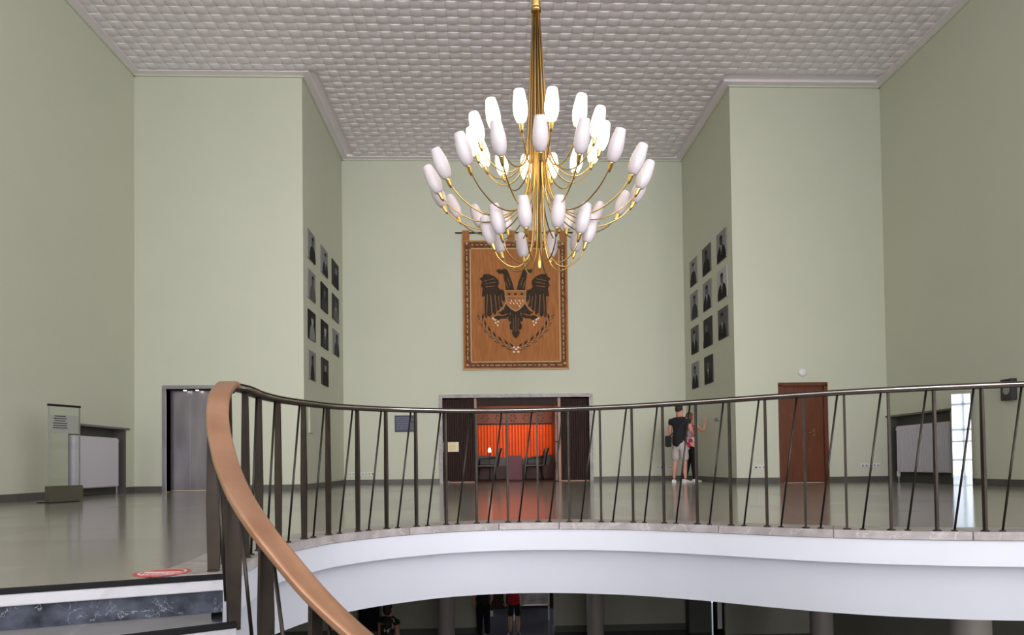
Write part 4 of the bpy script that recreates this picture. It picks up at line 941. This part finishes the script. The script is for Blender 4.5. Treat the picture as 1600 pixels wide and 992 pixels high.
def person(loc, h, rot, label, arms, legs, top, bottom, shoes, hair, hairlen=0.0, sleeves=0.55, short=True, skinm=None, group=None, bot_len=0.5, wide=1.0):
    """arms / legs: joint positions in units of body height, side -1 / +1; x right, y forward"""
    P = thing('person', label, 'person', loc, group); k = h
    sm = skinm or M_skin
    def s(p): return tuple(q * k for q in p)
    W = wide
    ch_ = [[s((0, 0, 0.53, 0.072 * W, 0.052 * W)), s((0, 0.0, 0.60, 0.068 * W, 0.050 * W)), s((0, 0.0, 0.70, 0.078 * W, 0.055 * W)), s((0, 0, 0.79, 0.070 * W, 0.048)), s((0, 0.0, 0.84, 0.036, 0.036)), s((0, 0.008, 0.875, 0.042, 0.048)), s((0, 0.012, 0.925, 0.050, 0.060)), s((0, 0.006, 0.968, 0.042, 0.050))]]
    for sd in (-1, 1):
        a = arms[sd]
        ch_.append([3, s((sd * 0.105 * W, 0, 0.805, 0.032)), s(a[0] + (0.027,)), s(a[1] + (0.018,)), s(a[2] + (0.017, 0.009))])
        b = legs[sd]
        ch_.append([0, s((sd * 0.050, 0, 0.49, 0.052 * W)), s(b[0] + (0.033,)), s((b[0][0] * 0.5 + b[1][0] * 0.5, b[0][1] * 0.5 + b[1][1] * 0.5 - 0.012, b[0][2] * 0.58 + b[1][2] * 0.42, 0.032)), s(b[1] + (0.018,))])
    body = chainmesh('body', ch_, sm, P, rot, 2)
    R2 = lambda x, y, z: (x * math.cos(rot) - y * math.sin(rot), x * math.sin(rot) + y * math.cos(rot), z)
    # fingers and thumb
    for sd in (-1, 1):
        w3 = Vector(arms[sd][2]); el = Vector(arms[sd][1]); d = (w3 - el).normalized(); side = Vector((1, 0, 0)) if abs(d.x) < 0.8 else Vector((0, 1, 0))
        side = (side - d * side.dot(d)).normalized(); nrm = d.cross(side)
        for q in range(4):
            o0 = w3 + side * (q - 1.5) * 0.0105 + d * 0.004; L = (0.038, 0.044, 0.041, 0.032)[q]
            pts = [o0, o0 + d * L * 0.55 + nrm * 0.003, o0 + d * L * 0.95 + nrm * 0.013]
            chainmesh('finger', [[tuple(c * k for c in p) + (0.0050 * k,) for p in pts]], sm, P, rot, 1)
        o0 = w3 - d * 0.012 - side * 0.016
        pts = [o0, o0 - side * 0.014 + d * 0.016, o0 - side * 0.016 + d * 0.034]
        chainmesh('thumb', [[tuple(c * k for c in p) + (0.0056 * k,) for p in pts]], sm, P, rot, 1)
    # face: nose, eyes, mouth, ears
    def blob(name, c, r, m, par=P):
        bm = BM(); ellipsoid(bm, (0, 0, 0), [q * k for q in r], 10, 8); bmesh.ops.rotate(bm, verts=bm.verts, matrix=Matrix.Rotation(rot, 3, 'Z')); cc = R2(*[q * k for q in c]); bmesh.ops.translate(bm, verts=bm.verts, vec=cc)
        return obj(name, bm, m, par, world=False)
    blob('nose', (0, 0.066, 0.925), (0.007, 0.012, 0.013), sm)
    for sd in (-1, 1):
        blob('eye', (sd * 0.017, 0.058, 0.938), (0.006, 0.004, 0.004), M_spk); blob('ear', (sd * 0.050, 0.002, 0.925), (0.006, 0.012, 0.018), sm)
    blob('mouth', (0, 0.060, 0.900), (0.013, 0.004, 0.003), M_red)
    hb = blob('hair', (0, -0.010, 0.948), (0.050, 0.058, 0.052), hair)
    if hairlen: blob('hair', (0, -0.020, 0.915), (0.056, 0.046, 0.060), hair)
    # clothing
    tc = [[s((0, 0, 0.43, 0.098 * W, 0.080 * W)), s((0, 0, 0.53, 0.094 * W, 0.076 * W)), s((0, 0, 0.62, 0.084 * W, 0.066 * W)), s((0, 0, 0.71, 0.092 * W, 0.068 * W)), s((0, 0, 0.79, 0.082 * W, 0.060)), s((0, 0, 0.845, 0.046, 0.046))]]
    for sd in (-1, 1):
        a = Vector(arms[sd][0]); sh0 = Vector((sd * 0.105 * W, 0, 0.805)); e = sh0.lerp(a, sleeves)
        tc.append([4, s((sd * 0.108 * W, 0, 0.797, 0.044)), s(tuple(e) + (0.040,))])
    chainmesh('shirt', tc, top, P, rot, 2)
    bc = [[s((0, 0, 0.55, 0.074 * W, 0.056 * W)), s((0, 0, 0.50, 0.080 * W, 0.064 * W))]]
    for sd in (-1, 1):
        b = legs[sd]; hip = Vector((sd * 0.050, 0, 0.45)); kn = Vector(b[0]); an = Vector(b[1])
        if short: bc.append([1, s(tuple(hip) + (0.062 * W,)), s(tuple(hip.lerp(kn, bot_len)) + (0.056 * W,)), s(tuple(hip.lerp(kn, bot_len * 2.1)) + (0.053 * W,))])
        else: bc.append([1, s(tuple(hip) + (0.058 * W,)), s(tuple(hip.lerp(kn, 0.5)) + (0.056 * W,)), s(tuple(kn) + (0.047,)), s(tuple(kn.lerp(an, 0.4)) + (0.046,)), s(tuple(kn.lerp(an, 0.8)) + (0.040,)), s(tuple(an - Vector((0, 0, 0.012))) + (0.034,))])
    chainmesh('shorts' if short else 'trousers', bc, bottom, P, rot, 2)
    for sd in (-1, 1):
        a = Vector(legs[sd][1]); yaw = legs[sd][2]
        bm = BM(); L = 0.15 * k; w = 0.030 * k
        V = []
        for t, ww, hh in ((-0.30, 0.8, 0.036), (-0.05, 0.95, 0.044), (0.25, 1.0, 0.030), (0.55, 1.05, 0.022), (0.70, 0.7, 0.014)):
            V.append([bm.verts.new((qx * w * ww, t * L * 1.15, qz * hh * k + (0 if qz else 0))) for qx, qz in ((-1, 0), (1, 0), (0.95, .6), (0.5, 1), (-0.5, 1), (-0.95, .6))])
        for p, q in zip(V[:-1], V[1:]):
            for i in range(6): bm.faces.new((p[i], p[(i + 1) % 6], q[(i + 1) % 6], q[i])).smooth = True
        bm.faces.new(V[0][::-1]); bm.faces.new(V[-1])
        bmesh.ops.rotate(bm, verts=bm.verts, matrix=Matrix.Rotation(rot + yaw, 3, 'Z')); c = R2(a.x * k, a.y * k, 0.0); bmesh.ops.translate(bm, verts=bm.verts, vec=c)
        obj('shoe', bm, shoes, P, world=False)
    return P, body, R2, k
# man in black T-shirt seen from behind, looking to the right towards the portraits
rm = math.radians(-38)
P, body, R2, k = person((4.33, 14.98, 0), 1.76, rm, 'person in black T-shirt and pale shorts seen from behind, dark shoulder bag at hip', 
    {-1: ((-0.135, 0.01, 0.66), (-0.12, 0.06, 0.52), (-0.10, 0.09, 0.48)), 1: ((0.145, 0.02, 0.66), (0.13, 0.12, 0.60), (0.09, 0.19, 0.60))},
    {-1: ((-0.065, 0.01, 0.28), (-0.085, 0.0, 0.045), 0.3), 1: ((0.055, 0.02, 0.28), (0.075, -0.02, 0.045), -0.2)}, M_shirt, M_shorts, M_shoe, M_hair, wide=1.08, bot_len=0.52)
bm = BM(); box(bm, -0.06, 0.06, -0.13, 0.13, 0, 0.25); bmesh.ops.rotate(bm, verts=bm.verts, matrix=Matrix.Rotation(rm + 0.3, 3, 'Z'))
bmesh.ops.translate(bm, verts=bm.verts, vec=(4.33 - 0.29, 14.88, 0.80)); bag = thing('shoulder_bag', 'small black shoulder bag hanging at the left hip of the person in black', 'bag', (4.04, 14.88, 0.8))
bevel(obj('bag_body', bm, M_shirt, bag), 0.03, 3)
bm = BM(); tube(bm, catmull([(4.06, 14.83, 1.04), (4.16, 14.80, 1.15), (4.27, 14.785, 1.32), (4.42, 14.86, 1.47)], 4), 0.010, 6); obj('strap', bm, M_shirt, bag)
rwm = math.radians(-52)
person((4.70, 15.42, 0), 1.62, rwm, 'person in red floral sleeveless top and dark trousers pointing at the wall',
    {-1: ((-0.14, 0.03, 0.67), (-0.10, 0.10, 0.60), (-0.06, 0.15, 0.62)), 1: ((0.13, 0.13, 0.72), (0.125, 0.20, 0.84), (0.12, 0.205, 0.885))},
    {-1: ((-0.055, 0.01, 0.28), (-0.09, -0.03, 0.045), 0.0), 1: ((0.05, 0.01, 0.28), (0.055, 0.03, 0.045), -0.1)}, M_floral, M_black, M_shoe, M_hair2, hairlen=1, sleeves=0.12, short=False)
# visitors in the lower hall
ST = {-1: ((-0.13, 0.0, 0.66), (-0.135, 0.02, 0.51), (-0.125, 0.05, 0.46)), 1: ((0.13, 0.0, 0.66), (0.135, 0.02, 0.51), (0.125, 0.05, 0.46))}
LG = {-1: ((-0.055, 0.005, 0.28), (-0.06, 0.0, 0.045), 0.1), 1: ((0.055, 0.005, 0.28), (0.06, 0.0, 0.045), -0.1)}
person((0.62, 17.0, LZ), 1.70, 0, 'person in red shirt and dark shorts with backpack strap, lower hall doorway', ST, LG, M_redshirt, M_shirt, M_spk, M_hair, bot_len=0.5)
person((-0.15, 16.9, LZ), 1.78, 0.4, 'person in dark clothes with a white tag, lower hall doorway', ST, LG, M_shirt, M_black, M_spk, M_hair, short=False, wide=1.1)
P, body, R2, k = person((-1.93, 13.0, LZ), 1.70, -0.6, 'person in black dress with white flowers, lower hall by left column', ST, LG, M_dress, M_dress, M_spk, M_hair, hairlen=1, sleeves=0.4, short=True, wide=1.15, bot_len=0.55)
bm = BM(); box(bm, 0.02, 0.09, 16.74, 16.75, -3.30, -3.16); tag(obj('paper_tag', bm, M_vinylw), 'white paper held by the dark-clothed person in lower hall', 'paper')
